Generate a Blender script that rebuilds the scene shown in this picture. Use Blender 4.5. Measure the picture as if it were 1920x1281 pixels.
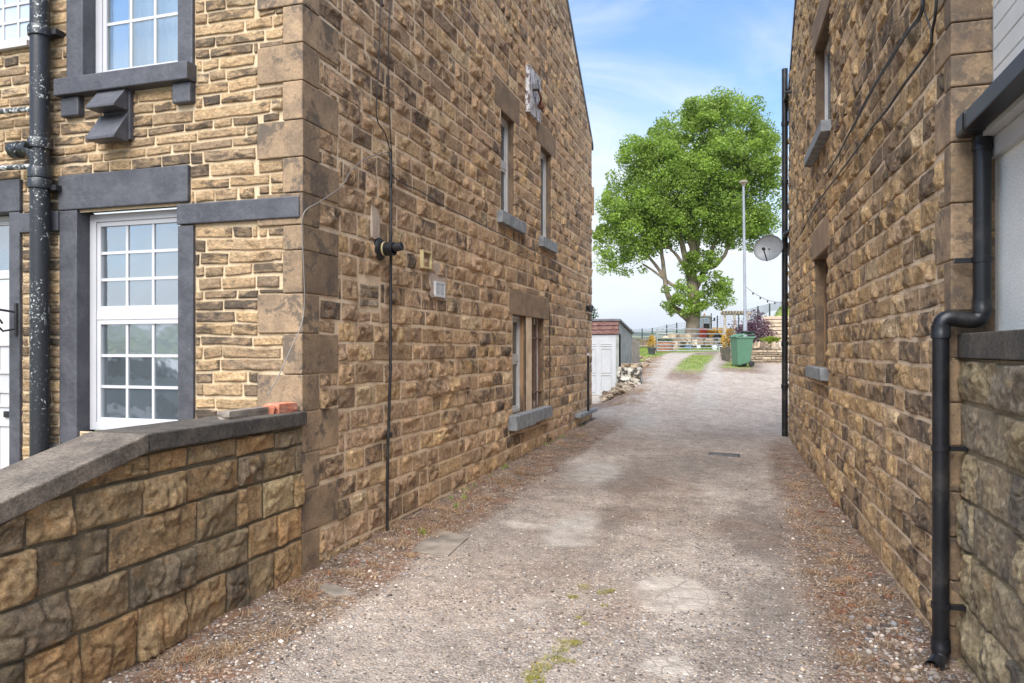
import bpy, bmesh, math, random
import numpy as np
from mathutils import Vector, Matrix

for o in list(bpy.data.objects): bpy.data.objects.remove(o)
SC = bpy.context.scene
COL = SC.collection
random.seed(7); np.random.seed(7)

# ------------------------------------------------------------------ camera
F_PX, CX, HY, EYE = 1393.0, 960.0, 655.0, 1.55
TH = math.radians(17.34)
cam = bpy.data.cameras.new('camera'); co = bpy.data.objects.new('camera', cam); COL.objects.link(co)
cam.sensor_width = 36; cam.lens = F_PX/1920*36; cam.shift_y = 14.5/1920
cam.clip_start = .05; cam.clip_end = 12000
co.location = (0, 0, EYE); co.rotation_euler = (math.pi/2, 0, TH)
SC.camera = co

# ------------------------------------------------------------------ world / sun / exposure
SUN_EL, SUN_AZ = math.radians(50), math.radians(179)      # azimuth clockwise from +Y
world = bpy.data.worlds.new('World'); SC.world = world; world.use_nodes = True
wn = world.node_tree; wn.nodes.clear(); W = wn.nodes.new; WL = wn.links.new
wout = W('ShaderNodeOutputWorld'); wbg = W('ShaderNodeBackground'); wbg.inputs[1].default_value = .096
sky = W('ShaderNodeTexSky'); sky.sky_type = 'NISHITA'; sky.sun_disc = False
sky.sun_elevation = SUN_EL; sky.sun_rotation = SUN_AZ; sky.altitude = 200; sky.air_density = 1.15; sky.dust_density = .6; sky.ozone_density = 2.2
tc = W('ShaderNodeTexCoord'); sep = W('ShaderNodeSeparateXYZ'); WL(tc.outputs['Generated'], sep.inputs[0])
mp = W('ShaderNodeMapping'); mp.inputs['Scale'].default_value = (1.0, 1.0, 2.6); mp.inputs['Rotation'].default_value = (0.35, .25, .6); mp.inputs['Location'].default_value = (.3, 2.1, .1)
WL(tc.outputs['Generated'], mp.inputs[0])
n1 = W('ShaderNodeTexNoise'); n1.inputs['Scale'].default_value = 2.6; n1.inputs['Detail'].default_value = 9; n1.inputs['Roughness'].default_value = .58; n1.inputs['Distortion'].default_value = .5
WL(mp.outputs[0], n1.inputs['Vector'])
def wmath(op, a, b=None, c=None, clamp=False):
    m = W('ShaderNodeMath'); m.operation = op; m.use_clamp = clamp
    for i, v in enumerate((a, b, c)):
        if v is None: continue
        if isinstance(v, (int, float)): m.inputs[i].default_value = v
        else: WL(v, m.inputs[i])
    return m.outputs[0]
# cloud cover: solid near the horizon, wisps higher up
cover = wmath('MULTIPLY_ADD', sep.outputs[2], -1.9, .98)
cf = wmath('ADD', wmath('MULTIPLY', wmath('SUBTRACT', n1.outputs['Fac'], .5), 2.3), cover)
mr = W('ShaderNodeMapRange'); mr.interpolation_type = 'SMOOTHSTEP'; mr.inputs['From Min'].default_value = .05; mr.inputs['From Max'].default_value = .95
WL(cf, mr.inputs['Value'])
cfac = wmath('MULTIPLY', mr.outputs[0], .95)
ccol = W('ShaderNodeValToRGB'); ccol.color_ramp.elements[0].color = (5.7, 5.85, 6.0, 1); ccol.color_ramp.elements[1].color = (6.6, 6.8, 7.0, 1)
ccol.color_ramp.elements[0].position = .35; ccol.color_ramp.elements[1].position = .65
n2 = W('ShaderNodeTexNoise'); n2.inputs['Scale'].default_value = 5; n2.inputs['Detail'].default_value = 6
mp2 = W('ShaderNodeMapping'); mp2.inputs['Scale'].default_value = (1, 1, 5)
WL(tc.outputs['Generated'], mp2.inputs[0]); WL(mp2.outputs[0], n2.inputs['Vector']); WL(n2.outputs['Fac'], ccol.inputs[0])
blue = W('ShaderNodeMix'); blue.data_type = 'RGBA'; blue.blend_type = 'MULTIPLY'; blue.inputs[0].default_value = 1
WL(sky.outputs[0], blue.inputs[6]); blue.inputs[7].default_value = (1.0, 1.22, 1.42, 1)
wm = W('ShaderNodeMix'); wm.data_type = 'RGBA'; WL(cfac, wm.inputs[0]); WL(blue.outputs[2], wm.inputs[6]); WL(ccol.outputs[0], wm.inputs[7])
WL(wm.outputs[2], wbg.inputs[0]); WL(wbg.outputs[0], wout.inputs[0])
sl = bpy.data.lights.new('sun', 'SUN'); sl.energy = 4.2; sl.angle = math.radians(60); sl.color = (1, .955, .89)
so = bpy.data.objects.new('sun', sl); COL.objects.link(so)
sd = Vector((math.sin(SUN_AZ)*math.cos(SUN_EL), math.cos(SUN_AZ)*math.cos(SUN_EL), math.sin(SUN_EL)))
so.rotation_euler = sd.to_track_quat('Z', 'Y').to_euler(); so.location = (0, -5, 12)
SC.view_settings.view_transform = 'Standard'; SC.view_settings.look = 'None'; SC.view_settings.exposure = 0.93; SC.view_settings.gamma = 1
SC.render.engine = 'CYCLES'

# ------------------------------------------------------------------ pixel -> world rays (layout measured off the photograph, laid on real planes)
ST, CT = math.sin(TH), math.cos(TH)
def ray(px, py=HY):
    u = (px-CX)/F_PX; v = (HY-py)/F_PX
    return Vector((u*CT-ST, u*ST+CT, v))
E0 = Vector((0, 0, EYE))
def at(px, py, t): return E0+ray(px, py)*t
def onx(px, py, X): r = ray(px, py); return E0+r*(X/r.x)
def ony(px, py, Y): r = ray(px, py); return E0+r*(Y/r.y)
LX, FY, LEND = -2.89, 4.42, 14.49      # left gable plane, its front plane, its far end
RO = Vector((1.065, 4.45, 0)); RU = Vector((-.03, 1, 0)).normalized(); RN = Vector((-RU.y, RU.x, 0))  # right gable line
def onr(px, py, off=0.):
    r = ray(px, py); O = RO+RN*off
    t = (O.dot(RN)-0)/(r.x*RN.x+r.y*RN.y); return E0+r*t
def ru(p): return (Vector((p.x, p.y, 0))-RO).dot(RU)

# ------------------------------------------------------------------ ground height
RY = np.array([-50, 13, 15, 17, 20, 23, 25, 28, 31, 34, 40, 50, 60, 80]); RZ = np.array([0, 0, .05, .2, .5, .8, .95, 1.07, 1.17, 1.25, 1.4, 1.55, 1.6, 1.4])
def sstep(a, b, x): t = np.clip((x-a)/(b-a), 0, 1); return t*t*(3-2*t)
def gz(x, y):
    x = np.asarray(x, float); y = np.asarray(y, float)
    zl = np.interp(y, [-5, 4.42, 14.5, 40], [-.1, 0, .16, .16]); zr = np.interp(y, [-5, 4, 10, 14, 40], [-.14, -.09, -.05, -.03, 0])
    a = np.clip((x+2.9)/3.9, 0, 1); base = zl*(1-a)+zr*a
    r = np.interp(y, RY, RZ)
    edge = -2.75-.055*np.clip(y-17, 0, 20)
    w = sstep(-.75, .25, x-edge); w = np.maximum(w, sstep(25.5, 29, y))
    return base+r*w*(1-.0*x)
def g(x, y): return float(gz(x, y))
def hit(px, py):
    r = ray(px, py); t = 3.
    for i in range(60):
        p = E0+r*t; t = t+(EYE+r.z*t-g(p.x, p.y))*1.0/max(.05, -r.z)*.5 if r.z < 0 else 30
        t = max(.5, min(80, t))
    return E0+r*t

# ------------------------------------------------------------------ noise
def _h(i, j, k):
    n = (i*374761393+j*668265263+k*1274126177) & 0xffffffff
    n = ((n ^ (n >> 13))*1274126177) & 0xffffffff
    return ((n ^ (n >> 16)) & 0xffff)/32767.5-1
def vnoise(P):
    P = np.asarray(P, float); I = np.floor(P).astype(np.int64); f = P-I; f = f*f*(3-2*f)
    i, j, k = I[:, 0], I[:, 1], I[:, 2]; x, y, z = f[:, 0], f[:, 1], f[:, 2]; r = 0
    for a in (0, 1):
        for b in (0, 1):
            for c in (0, 1):
                r = r+_h(i+a, j+b, k+c)*(x if a else 1-x)*(y if b else 1-y)*(z if c else 1-z)
    return r
def fbm(P, o=3):
    r = 0; a = 1; s = 0
    for k in range(o): r = r+a*vnoise(P*(2**k)+17.3*k); s += a; a *= .5
    return r/s

# ------------------------------------------------------------------ object helpers
LOC = {}
def tagd(o, label=None, cat=None, group=None, kind=None):
    if label: o['label'] = label
    if cat: o['category'] = cat
    if group: o['group'] = group
    if kind: o['kind'] = kind
    return o
def thing(name, loc, label, cat, group=None):
    o = bpy.data.objects.new(name, None); COL.objects.link(o); o.location = loc; o.empty_display_size = .2
    LOC[o.name] = Vector(loc); return tagd(o, label, cat, group)
def link(name, me, mat, parent=None, origin=None, smooth=False, bevel=0):
    o = bpy.data.objects.new(name, me); COL.objects.link(o)
    L = LOC[parent.name] if parent else Vector(origin or (0, 0, 0))
    me.transform(Matrix.Translation(-L))
    if parent: o.parent = parent
    else: o.location = L
    LOC[o.name] = L.copy()
    if mat: me.materials.append(mat)
    if smooth: me.polygons.foreach_set('use_smooth', [True]*len(me.polygons))
    if bevel:
        b = o.modifiers.new('bevel', 'BEVEL'); b.width = bevel; b.segments = 2; b.limit_method = 'ANGLE'; b.angle_limit = .6
    me.update(); return o
def np_mesh(name, V, Fq, attr=None):
    V = np.asarray(V, np.float32); Fq = np.asarray(Fq, np.int32); k = Fq.shape[1]
    me = bpy.data.meshes.new(name); me.vertices.add(len(V)); me.vertices.foreach_set('co', V.ravel())
    me.loops.add(Fq.size); me.loops.foreach_set('vertex_index', Fq.ravel())
    me.polygons.add(len(Fq)); me.polygons.foreach_set('loop_start', np.arange(0, Fq.size, k, dtype=np.int32))
    me.polygons.foreach_set('loop_total', np.full(len(Fq), k, np.int32)); me.update(calc_edges=True)
    if attr:
        for n, A in attr.items():
            a = me.color_attributes.new(n, 'FLOAT_COLOR', 'POINT'); A = np.asarray(A, np.float32)
            if A.shape[1] == 3: A = np.hstack([A, np.ones((len(A), 1), np.float32)])
            a.data.foreach_set('color', A.ravel())
    me.validate(); return me
class MB:
    def __init__(s): s.v = []; s.f = []
    def add(s, v, f): n = len(s.v); s.v += [tuple(p) for p in v]; s.f += [tuple(i+n for i in q) for q in f]; return s
    def box(s, x0, x1, y0, y1, z0, z1):
        if x0 > x1: x0, x1 = x1, x0
        if y0 > y1: y0, y1 = y1, y0
        if z0 > z1: z0, z1 = z1, z0
        return s.add([(x0,y0,z0),(x1,y0,z0),(x1,y1,z0),(x0,y1,z0),(x0,y0,z1),(x1,y0,z1),(x1,y1,z1),(x0,y1,z1)],
              [(0,3,2,1),(4,5,6,7),(0,1,5,4),(1,2,6,5),(2,3,7,6),(3,0,4,7)])
    def fbox(s, O, U, N, u0, u1, n0, n1, z0, z1):     # box in a wall frame
        P = lambda u, n, z: O+U*u+N*n+Vector((0, 0, z))
        vs = [P(u0,n0,z0),P(u1,n0,z0),P(u1,n1,z0),P(u0,n1,z0),P(u0,n0,z1),P(u1,n0,z1),P(u1,n1,z1),P(u0,n1,z1)]
        return s.add(vs, [(0,3,2,1),(4,5,6,7),(0,1,5,4),(1,2,6,5),(2,3,7,6),(3,0,4,7)])
    def prism(s, poly, d):     # polygon of 3D points extruded by vector d
        n = len(poly); a = [Vector(p) for p in poly]; b = [p+Vector(d) for p in a]
        return s.add(a+b, [tuple(range(n))[::-1], tuple(range(n, 2*n))]+[(i, (i+1) % n, n+(i+1) % n, n+i) for i in range(n)])
    def tube(s, pts, r, seg=12, cap=True):
        pts = [Vector(p) for p in pts]; n = len(pts); R = r if isinstance(r, (list, tuple)) else [r]*n
        vs = []; fs = []; prev = None
        for i, p in enumerate(pts):
            d = (pts[min(i+1, n-1)]-pts[max(i-1, 0)]).normalized()
            if prev is None: a = d.orthogonal().normalized()
            else: a = (prev-d*prev.dot(d)); a = a.normalized() if a.length > 1e-6 else d.orthogonal().normalized()
            prev = a; b = d.cross(a)
            for k in range(seg):
                t = 2*math.pi*k/seg; vs.append(p+(a*math.cos(t)+b*math.sin(t))*R[i])
        for i in range(n-1):
            for k in range(seg):
                k2 = (k+1) % seg; fs.append((i*seg+k, i*seg+k2, (i+1)*seg+k2, (i+1)*seg+k))
        if cap: fs.append(tuple(range(seg))[::-1]); fs.append(tuple((n-1)*seg+k for k in range(seg)))
        return s.add(vs, fs)
    def lathe(s, c, ax, prof, seg=24):       # prof: (distance along axis, radius)
        ax = Vector(ax).normalized(); c = Vector(c)
        return s.tube([c+ax*d for d, r in prof], [max(r, 1e-4) for d, r in prof], seg)
    def ell(s, c, r, seg=12, ring=8):
        c = Vector(c); vs = []; fs = []
        for i in range(ring+1):
            a = math.pi*i/ring
            for k in range(seg):
                t = 2*math.pi*k/seg; vs.append((c.x+r[0]*math.sin(a)*math.cos(t), c.y+r[1]*math.sin(a)*math.sin(t), c.z+r[2]*math.cos(a)))
        for i in range(ring):
            for k in range(seg): fs.append((i*seg+k, (i+1)*seg+k, (i+1)*seg+(k+1) % seg, i*seg+(k+1) % seg))
        return s.add(vs, fs)
    def build(s, name, mat, parent=None, origin=None, smooth=False, bevel=0, auto=False):
        me = bpy.data.meshes.new(name); me.from_pydata(s.v, [], s.f); me.update()
        o = link(name, me, mat, parent, origin, smooth, bevel)
        if auto:
            me.polygons.foreach_set('use_smooth', [True]*len(me.polygons))
            m = o.modifiers.new('es', 'EDGE_SPLIT'); m.split_angle = math.radians(35)
        return o

# ------------------------------------------------------------------ materials
class NT:
    def __init__(s, name):
        s.m = bpy.data.materials.new(name); s.m.use_nodes = True; s.t = s.m.node_tree; s.t.nodes.clear()
        s.out = s.n('ShaderNodeOutputMaterial'); s.p = s.n('ShaderNodeBsdfPrincipled'); s.l(s.p.outputs[0], s.out.inputs[0])
        s.tc = s.n('ShaderNodeTexCoord'); s.pos = s.n('ShaderNodeNewGeometry').outputs['Position']
    def n(s, t): return s.t.nodes.new(t)
    def l(s, a, b): s.t.links.new(a, b)
    def set(s, sock, v):
        if isinstance(v, bpy.types.NodeSocket): s.l(v, sock)
        elif isinstance(v, (tuple, list)) and len(v) == 3 and sock.type == 'RGBA': sock.default_value = (*v, 1)
        else: sock.default_value = v
    def noise(s, sc, det=4, rough=.5, dist=0, vec=None, col=False):
        n = s.n('ShaderNodeTexNoise'); n.inputs['Scale'].default_value = sc; n.inputs['Detail'].default_value = det
        n.inputs['Roughness'].default_value = rough; n.inputs['Distortion'].default_value = dist; s.l(vec or s.pos, n.inputs['Vector'])
        return n.outputs['Color' if col else 'Fac']
    def vor(s, sc, feat='F1', out='Distance', vec=None, rnd=1):
        n = s.n('ShaderNodeTexVoronoi'); n.feature = feat; n.inputs['Scale'].default_value = sc; n.inputs['Randomness'].default_value = rnd
        s.l(vec or s.pos, n.inputs['Vector']); return n.outputs[out]
    def scale(s, v, vec=None):
        n = s.n('ShaderNodeMapping'); n.inputs['Scale'].default_value = v; s.l(vec or s.pos, n.inputs[0]); return n.outputs[0]
    def math(s, op, a, b=0, c=None, clamp=False):
        m = s.n('ShaderNodeMath'); m.operation = op; m.use_clamp = clamp; s.set(m.inputs[0], a); s.set(m.inputs[1], b)
        if c is not None: s.set(m.inputs[2], c)
        return m.outputs[0]
    def rng(s, v, a, b, c=0., d=1., sm=True):
        m = s.n('ShaderNodeMapRange'); m.interpolation_type = 'SMOOTHSTEP' if sm else 'LINEAR'
        for k, x in zip(('Value', 'From Min', 'From Max', 'To Min', 'To Max'), (v, a, b, c, d)): s.set(m.inputs[k], x)
        return m.outputs[0]
    def mix(s, f, a, b, mode='MIX'):
        m = s.n('ShaderNodeMix'); m.data_type = 'RGBA'; m.blend_type = mode; s.set(m.inputs[0], f); s.set(m.inputs[6], a); s.set(m.inputs[7], b); return m.outputs[2]
    def ramp(s, f, stops, const=False):
        r = s.n('ShaderNodeValToRGB'); e = r.color_ramp.elements
        if const: r.color_ramp.interpolation = 'CONSTANT'
        while len(e) < len(stops): e.new(.5)
        for k, (p, c) in enumerate(stops): e[k].position = p; e[k].color = (*c, 1)
        s.l(f, r.inputs[0]); return r.outputs[0]
    def attr(s, name):
        a = s.n('ShaderNodeAttribute'); a.attribute_name = name; q = s.n('ShaderNodeSeparateColor'); s.l(a.outputs['Color'], q.inputs[0]); return q.outputs
    def hsv(s, c, v=1., sat=1.):
        h = s.n('ShaderNodeHueSaturation'); s.set(h.inputs['Value'], v); s.set(h.inputs['Saturation'], sat); s.set(h.inputs['Color'], c); return h.outputs[0]
    def bump(s, h, st=.5, d=.01, prev=None):
        b = s.n('ShaderNodeBump'); b.inputs['Strength'].default_value = st; b.inputs['Distance'].default_value = d; s.l(h, b.inputs['Height'])
        if prev: s.l(prev, b.inputs['Normal'])
        return b.outputs[0]
    def fin(s, col, rough=.8, nrm=None, **kw):
        s.set(s.p.inputs['Base Color'], col); s.set(s.p.inputs['Roughness'], rough)
        if nrm: s.l(nrm, s.p.inputs['Normal'])
        for k, v in kw.items(): s.set(s.p.inputs[k.replace('_', ' ')], v)
        return s.m
M = {}
def simple(name, col, rough=.6, var=.18, sc=8, bump=.15, bs=60, dirt=None, dirtf=.0, **kw):
    t = NT(name); c = t.hsv(col, t.rng(t.noise(sc, 5), .3, .7, 1-var, 1+var))
    if dirt: c = t.mix(t.math('MULTIPLY', t.rng(t.noise(sc*.7, 8, .65), .5, .66), dirtf), c, dirt)
    M[name] = t.fin(c, rough, t.bump(t.noise(bs, 4), bump, .004) if bump else None, **kw); return M[name]

def stone(name, stops, soot=(.035, .03, .027), sootbase=0., lichen=0., warm=0., bsc=1., vec_scale=None, moss=0., sat=1.03):
    t = NT(name); a = t.attr('st'); tone, so_, rn = a[0], a[1], a[2]
    vec = t.scale(vec_scale) if vec_scale else t.pos
    f = t.math('ADD', tone, t.math('MULTIPLY', t.math('SUBTRACT', t.noise(7, 6, .6, vec=vec), .5), .55))
    c = t.ramp(f, stops)
    c = t.hsv(c, t.rng(t.noise(24, 7, .75, vec=vec), .3, .7, .62, 1.38)); c = t.hsv(c, t.rng(t.noise(90, 4, .7, vec=vec), .3, .7, .72, 1.26))
    c = t.hsv(c, t.rng(rn, 0, 1, .84, 1.16))
    c = t.mix(t.rng(t.noise(14, 5, .6, .5), .55, .7, 0, .55), c, (.30, .155, .06))         # iron staining
    s = t.math('ADD', t.noise(5.5, 8, .68, .6, vec=vec), t.math('MULTIPLY', t.math('SUBTRACT', so_, .5), .30))
    s = t.rng(s, .545-sootbase, .68-sootbase)
    c = t.mix(t.math('MULTIPLY', s, .72), c, soot)
    if lichen: c = t.mix(t.math('MULTIPLY', t.rng(t.noise(11, 6, .7), .56, .66), lichen), c, (.22, .17, .055))
    if moss: c = t.mix(t.math('MULTIPLY', t.rng(t.noise(3.3, 7, .7), .47, .62), moss), c, (.10, .095, .035))
    c = t.mix(t.math('MULTIPLY', t.rng(t.noise(120, 3, .6), .60, .72), .35), c, (.40, .34, .25))
    b0 = t.bump(t.noise(17, 10, .78, .4, vec=vec), 1.0*bsc, .026); b1 = t.bump(t.noise(52, 8, .75, vec=vec), .9*bsc, .018, b0); b2 = t.bump(t.noise(170, 4, .6), .5*bsc, .004, b1)
    c = t.hsv(c, 1.2, sat); M[name] = t.fin(c, .88, b2); return M[name]
BR = lambda *k: list(k)
stone('side_stone', BR((0, (.21, .145, .095)), (.22, (.35, .235, .145)), (.42, (.48, .32, .185)), (.6, (.44, .295, .19)), (.78, (.55, .365, .19)), (1, (.60, .45, .28))), lichen=.25)
stone('front_stone', BR((0, (.20, .14, .085)), (.25, (.33, .225, .13)), (.5, (.46, .31, .165)), (.75, (.54, .355, .175)), (1, (.50, .365, .215))), sootbase=.032, vec_scale=(1, 1, 2.4), sat=.96)
stone('right_stone', BR((0, (.21, .15, .10)), (.25, (.36, .25, .155)), (.45, (.46, .32, .19)), (.65, (.52, .35, .18)), (.85, (.56, .38, .20)), (1, (.60, .45, .28))), lichen=.35)
stone('garden_stone', BR((0, (.13, .10, .07)), (.25, (.20, .15, .095)), (.5, (.29, .205, .115)), (.75, (.36, .215, .105)), (1, (.34, .26, .15))), lichen=.12, moss=.15, bsc=.7, sat=1.06, soot=(.06, .045, .03))
stone('mossy_stone', BR((0, (.17, .14, .10)), (.3, (.27, .21, .13)), (.6, (.37, .27, .13)), (1, (.42, .33, .18))), lichen=.4, moss=.12, soot=(.085, .075, .065), bsc=.9, vec_scale=(1, 1, .55), sat=.88)
stone('dry_stone', BR((0, (.13, .10, .07)), (.4, (.26, .20, .14)), (.7, (.38, .30, .21)), (1, (.48, .41, .33))), bsc=1.2)
def ashlar(name, a, b, soot=.6):
    t = NT(name); ob = t.tc.outputs['Object']; oi = t.n('ShaderNodeObjectInfo').outputs['Random']
    vec = t.n('ShaderNodeVectorMath'); vec.operation = 'ADD'; t.l(t.pos, vec.inputs[0])
    cb = t.n('ShaderNodeCombineXYZ'); t.l(t.math('MULTIPLY', oi, 30), cb.inputs[0]); t.l(cb.outputs[0], vec.inputs[1]); v = vec.outputs[0]
    c = t.mix(t.rng(t.noise(4, 7, .65, vec=v), .35, .65), a, b)
    c = t.hsv(c, t.rng(oi, 0, 1, .8, 1.15)); c = t.hsv(c, t.rng(t.noise(60, 4, .6), .3, .7, .85, 1.15))
    c = t.mix(t.math('MULTIPLY', t.rng(t.noise(6, 9, .7, .3, vec=v), .52, .58), soot), c, (.10, .08, .062))
    c = t.mix(t.rng(t.noise(9, 8, .7, vec=v), .64, .67, 0, .5), c, (.42, .30, .17))
    M[name] = t.fin(c, .88, t.bump(t.noise(90, 6, .7), .6, .006, t.bump(t.noise(9, 5), .35, .02)))
ashlar('quoin', (.20, .14, .09), (.34, .235, .14), .8)
ashlar('quoin_right', (.19, .13, .085), (.35, .24, .14), .7)
ashlar('lintel', (.25, .17, .105), (.35, .24, .145), .35)
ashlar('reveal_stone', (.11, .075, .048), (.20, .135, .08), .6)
def mortar(name, c0, c1):
    t = NT(name); c = t.mix(t.rng(t.noise(5, 6), .35, .65), c0, c1)
    c = t.hsv(c, t.rng(t.noise(90, 4, .7), .3, .7, .8, 1.15))
    M[name] = t.fin(c, .95, t.bump(t.noise(140, 5, .7), .7, .005))
mortar('mortar', (.60, .45, .30), (.76, .60, .42)); mortar('mortar_moss', (.20, .16, .09), (.30, .24, .15)); mortar('mortar_dark', (.10, .085, .055), (.17, .14, .09)); mortar('mortar_front', (.56, .43, .27), (.64, .50, .33))
mortar('render_patch', (.42, .33, .26), (.50, .40, .31)); mortar('grey_render', (.24, .25, .23), (.32, .33, .30))
mortar('white_render', (.74, .75, .72), (.80, .81, .78)); mortar('concrete', (.35, .30, .25), (.42, .37, .31))
t = NT('grey_paint'); c = t.mix(t.rng(t.noise(5, 7, .7), .35, .65), (.05, .051, .06), (.082, .083, .094)); c = t.mix(t.rng(t.noise(9, 8, .75, vec=t.scale((1.5, 1.5, .5))), .60, .68, 0, .5), c, (.15, .145, .14)); c = t.mix(t.rng(t.noise(34, 3, .6), .71, .74), c, (.02, .02, .02))
c = t.mix(t.rng(t.noise(21, 5, .7, vec=t.scale((1, 1, .7))), .70, .72), c, (.26, .20, .13)); M['grey_paint'] = t.fin(c, .55, t.bump(t.noise(30, 6, .7), .5, .008, t.bump(t.noise(5, 4), .5, .03)))
simple('sill_paint', (.20, .21, .22), .6, .25, 9, .4, 50, dirt=(.34, .35, .35), dirtf=.6)
simple('dark_sill', (.05, .05, .055), .6, .25, 9, .3, 50)
simple('upvc', (.53, .53, .54), .3, .04, 3, 0)
simple('upvc_old', (.52, .51, .50), .35, .08, 5, 0, dirt=(.35, .33, .30), dirtf=.4)
simple('black_plastic', (.010, .0105, .013), .38, .3, 6, .08, 20, dirt=(.06, .055, .048), dirtf=.55)
simple('iron_black', (.02, .02, .022), .45, .3, 10, .3, 80)
t = NT('flaked_pipe'); c = t.mix(t.rng(t.math('ADD', t.noise(46, 8, .75), t.math('MULTIPLY', t.noise(3, 4), .35)), .785, .815), (.02, .022, .026), (.55, .57, .53)); M['flaked_pipe'] = t.fin(c, .4, t.bump(t.noise(40, 6), .3, .004))
t = NT('flaked_white'); c = t.mix(t.rng(t.noise(26, 8, .7), .5, .55), (.05, .05, .05), (.60, .61, .60)); M['flaked_white'] = t.fin(c, .55, t.bump(t.noise(40, 6), .3, .004))
t = NT('peeling_board'); c = t.mix(t.rng(t.noise(14, 8, .75, vec=t.scale((1, 1.6, .6))), .50, .54), (.62, .61, .62), (.12, .08, .07)); M['peeling_board'] = t.fin(c, .6)
def coping(name, a, b, c_):
    t = NT(name); c = t.mix(t.rng(t.noise(4, 8, .7), .38, .62), a, b); c = t.hsv(c, t.rng(t.noise(70, 4, .75), .3, .7, .6, 1.45)); c = t.mix(t.rng(t.noise(17, 7, .75), .60, .66, 0, .6), c, c_)
    M[name] = t.fin(c, .92, t.bump(t.noise(110, 5, .75), .9, .006, t.bump(t.noise(12, 6, .7), .6, .02)))
coping('coping', (.05, .045, .04), (.105, .088, .07), (.20, .16, .115)); coping('coping_slab', (.10, .082, .066), (.19, .155, .12), (.27, .22, .16))
simple('brick', (.46, .16, .09), .85, .25, 18, .8, 70, dirt=(.55, .30, .22), dirtf=.8)
simple('flag', (.22, .185, .15), .9, .3, 6, .9, 60, dirt=(.33, .27, .215), dirtf=.7)
simple('cable', (.02, .02, .02), .5, .1, 8, 0); simple('cable_grey', (.19, .17, .15), .5, .1, 8, 0)
simple('cream_wood', (.52, .42, .22), .6, .2, 12, .2, 30); simple('timber', (.33, .28, .22), .8, .25, 9, .4, 40)
simple('deck', (.52, .40, .29), .8, .15, 7, .3, 40); simple('galv', (.45, .47, .48), .35, .12, 10, .1, 60, Metallic=.6)
simple('pole', (.25, .27, .30), .6, .1, 3, 0); simple('post_green', (.03, .05, .05), .5, .1, 8, 0)
simple('white_paint', (.47, .48, .49), .4, .05, 4, .05, 20); simple('rust', (.16, .07, .035), .8, .3, 20, .4, 80)
simple('terracotta', (.42, .19, .12), .8, .15, 9, .2, 50); simple('dark_pot', (.05, .055, .06), .5, .2, 9, .1, 50)
simple('bark', (.21, .165, .12), .9, .35, 2.2, .9, 9, dirt=(.09, .075, .055), dirtf=.7)
simple('bin_green', (.085, .19, .115), .42, .07, 4, .06, 120); simple('rubber', (.02, .02, .02), .6, .2, 9, .2, 60)
simple('digger_yellow', (.85, .44, .04), .4, .12, 3, 0); simple('digger_red', (.62, .07, .035), .4, .12, 3, 0); simple('digger_cream', (.55, .54, .47), .5, .1, 3, 0)
simple('orange', (.7, .25, .05), .4, .05, 3, 0); simple('dish', (.22, .235, .25), .45, .1, 6, 0); simple('white_sack', (.7, .7, .72), .6, .1, 6, .2, 20)
simple('blue_tub', (.10, .17, .26), .5, .1, 6, 0); simple('lead', (.13, .13, .135), .6, .2, 6, .3, 30); simple('slate', (.09, .09, .10), .7, .2, 4, .4, 12)
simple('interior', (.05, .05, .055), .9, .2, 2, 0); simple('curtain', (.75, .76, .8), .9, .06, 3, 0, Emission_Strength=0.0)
t = NT('fascia_red'); v = t.scale((.8, 1, 14)); c = t.mix(t.rng(t.noise(9, 6, .6, vec=v), .46, .56), (.15, .042, .034), (.34, .22, .19)); M['fascia_red'] = t.fin(c, .8, t.bump(t.noise(12, 5, vec=v), .6, .02))
t = NT('stain_wood'); c = t.mix(t.rng(t.noise(5, 6, .6, vec=t.scale((1, 1, .15))), .4, .6), (.09, .055, .035), (.34, .20, .10)); M['stain_wood'] = t.fin(c, .75, t.bump(t.noise(12, 5, vec=t.scale((1, 1, .1))), .4, .01))
def glass(name, base, refl=.35, rough=.04):
    t = NT(name); w = t.noise(1.6, 4, .5, 1.2); c = t.hsv(base, t.rng(w, .3, .7, .75, 1.25)); t.fin(c, .6)
    gl = t.n('ShaderNodeBsdfGlossy'); gl.inputs['Roughness'].default_value = rough; gl.inputs['Color'].default_value = (.9, .95, 1, 1)
    bn = t.bump(t.noise(2.6, 3, .6), .05, .05); t.l(bn, gl.inputs['Normal'])
    ms = t.n('ShaderNodeMixShader'); ms.inputs[0].default_value = refl; t.l(t.p.outputs[0], ms.inputs[1]); t.l(gl.outputs[0], ms.inputs[2]); t.l(ms.outputs[0], t.out.inputs[0])
    M[name] = t.m
glass('glass', (.07, .085, .095), .42); glass('glass_side', (.05, .06, .065), .2); glass('glass_clear', (.42, .46, .50), .3)
t = NT('glass_see'); gl = t.n('ShaderNodeBsdfGlossy'); gl.inputs['Roughness'].default_value = .02; trn = t.n('ShaderNodeBsdfTransparent'); trn.inputs[0].default_value = (.86, .9, .9, 1)
t.l(t.bump(t.noise(2.6, 3, .6), .04, .05), gl.inputs['Normal']); ms = t.n('ShaderNodeMixShader'); ms.inputs[0].default_value = .28; t.l(trn.outputs[0], ms.inputs[1]); t.l(gl.outputs[0], ms.inputs[2]); t.l(ms.outputs[0], t.out.inputs[0]); M['glass_see'] = t.m
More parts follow.
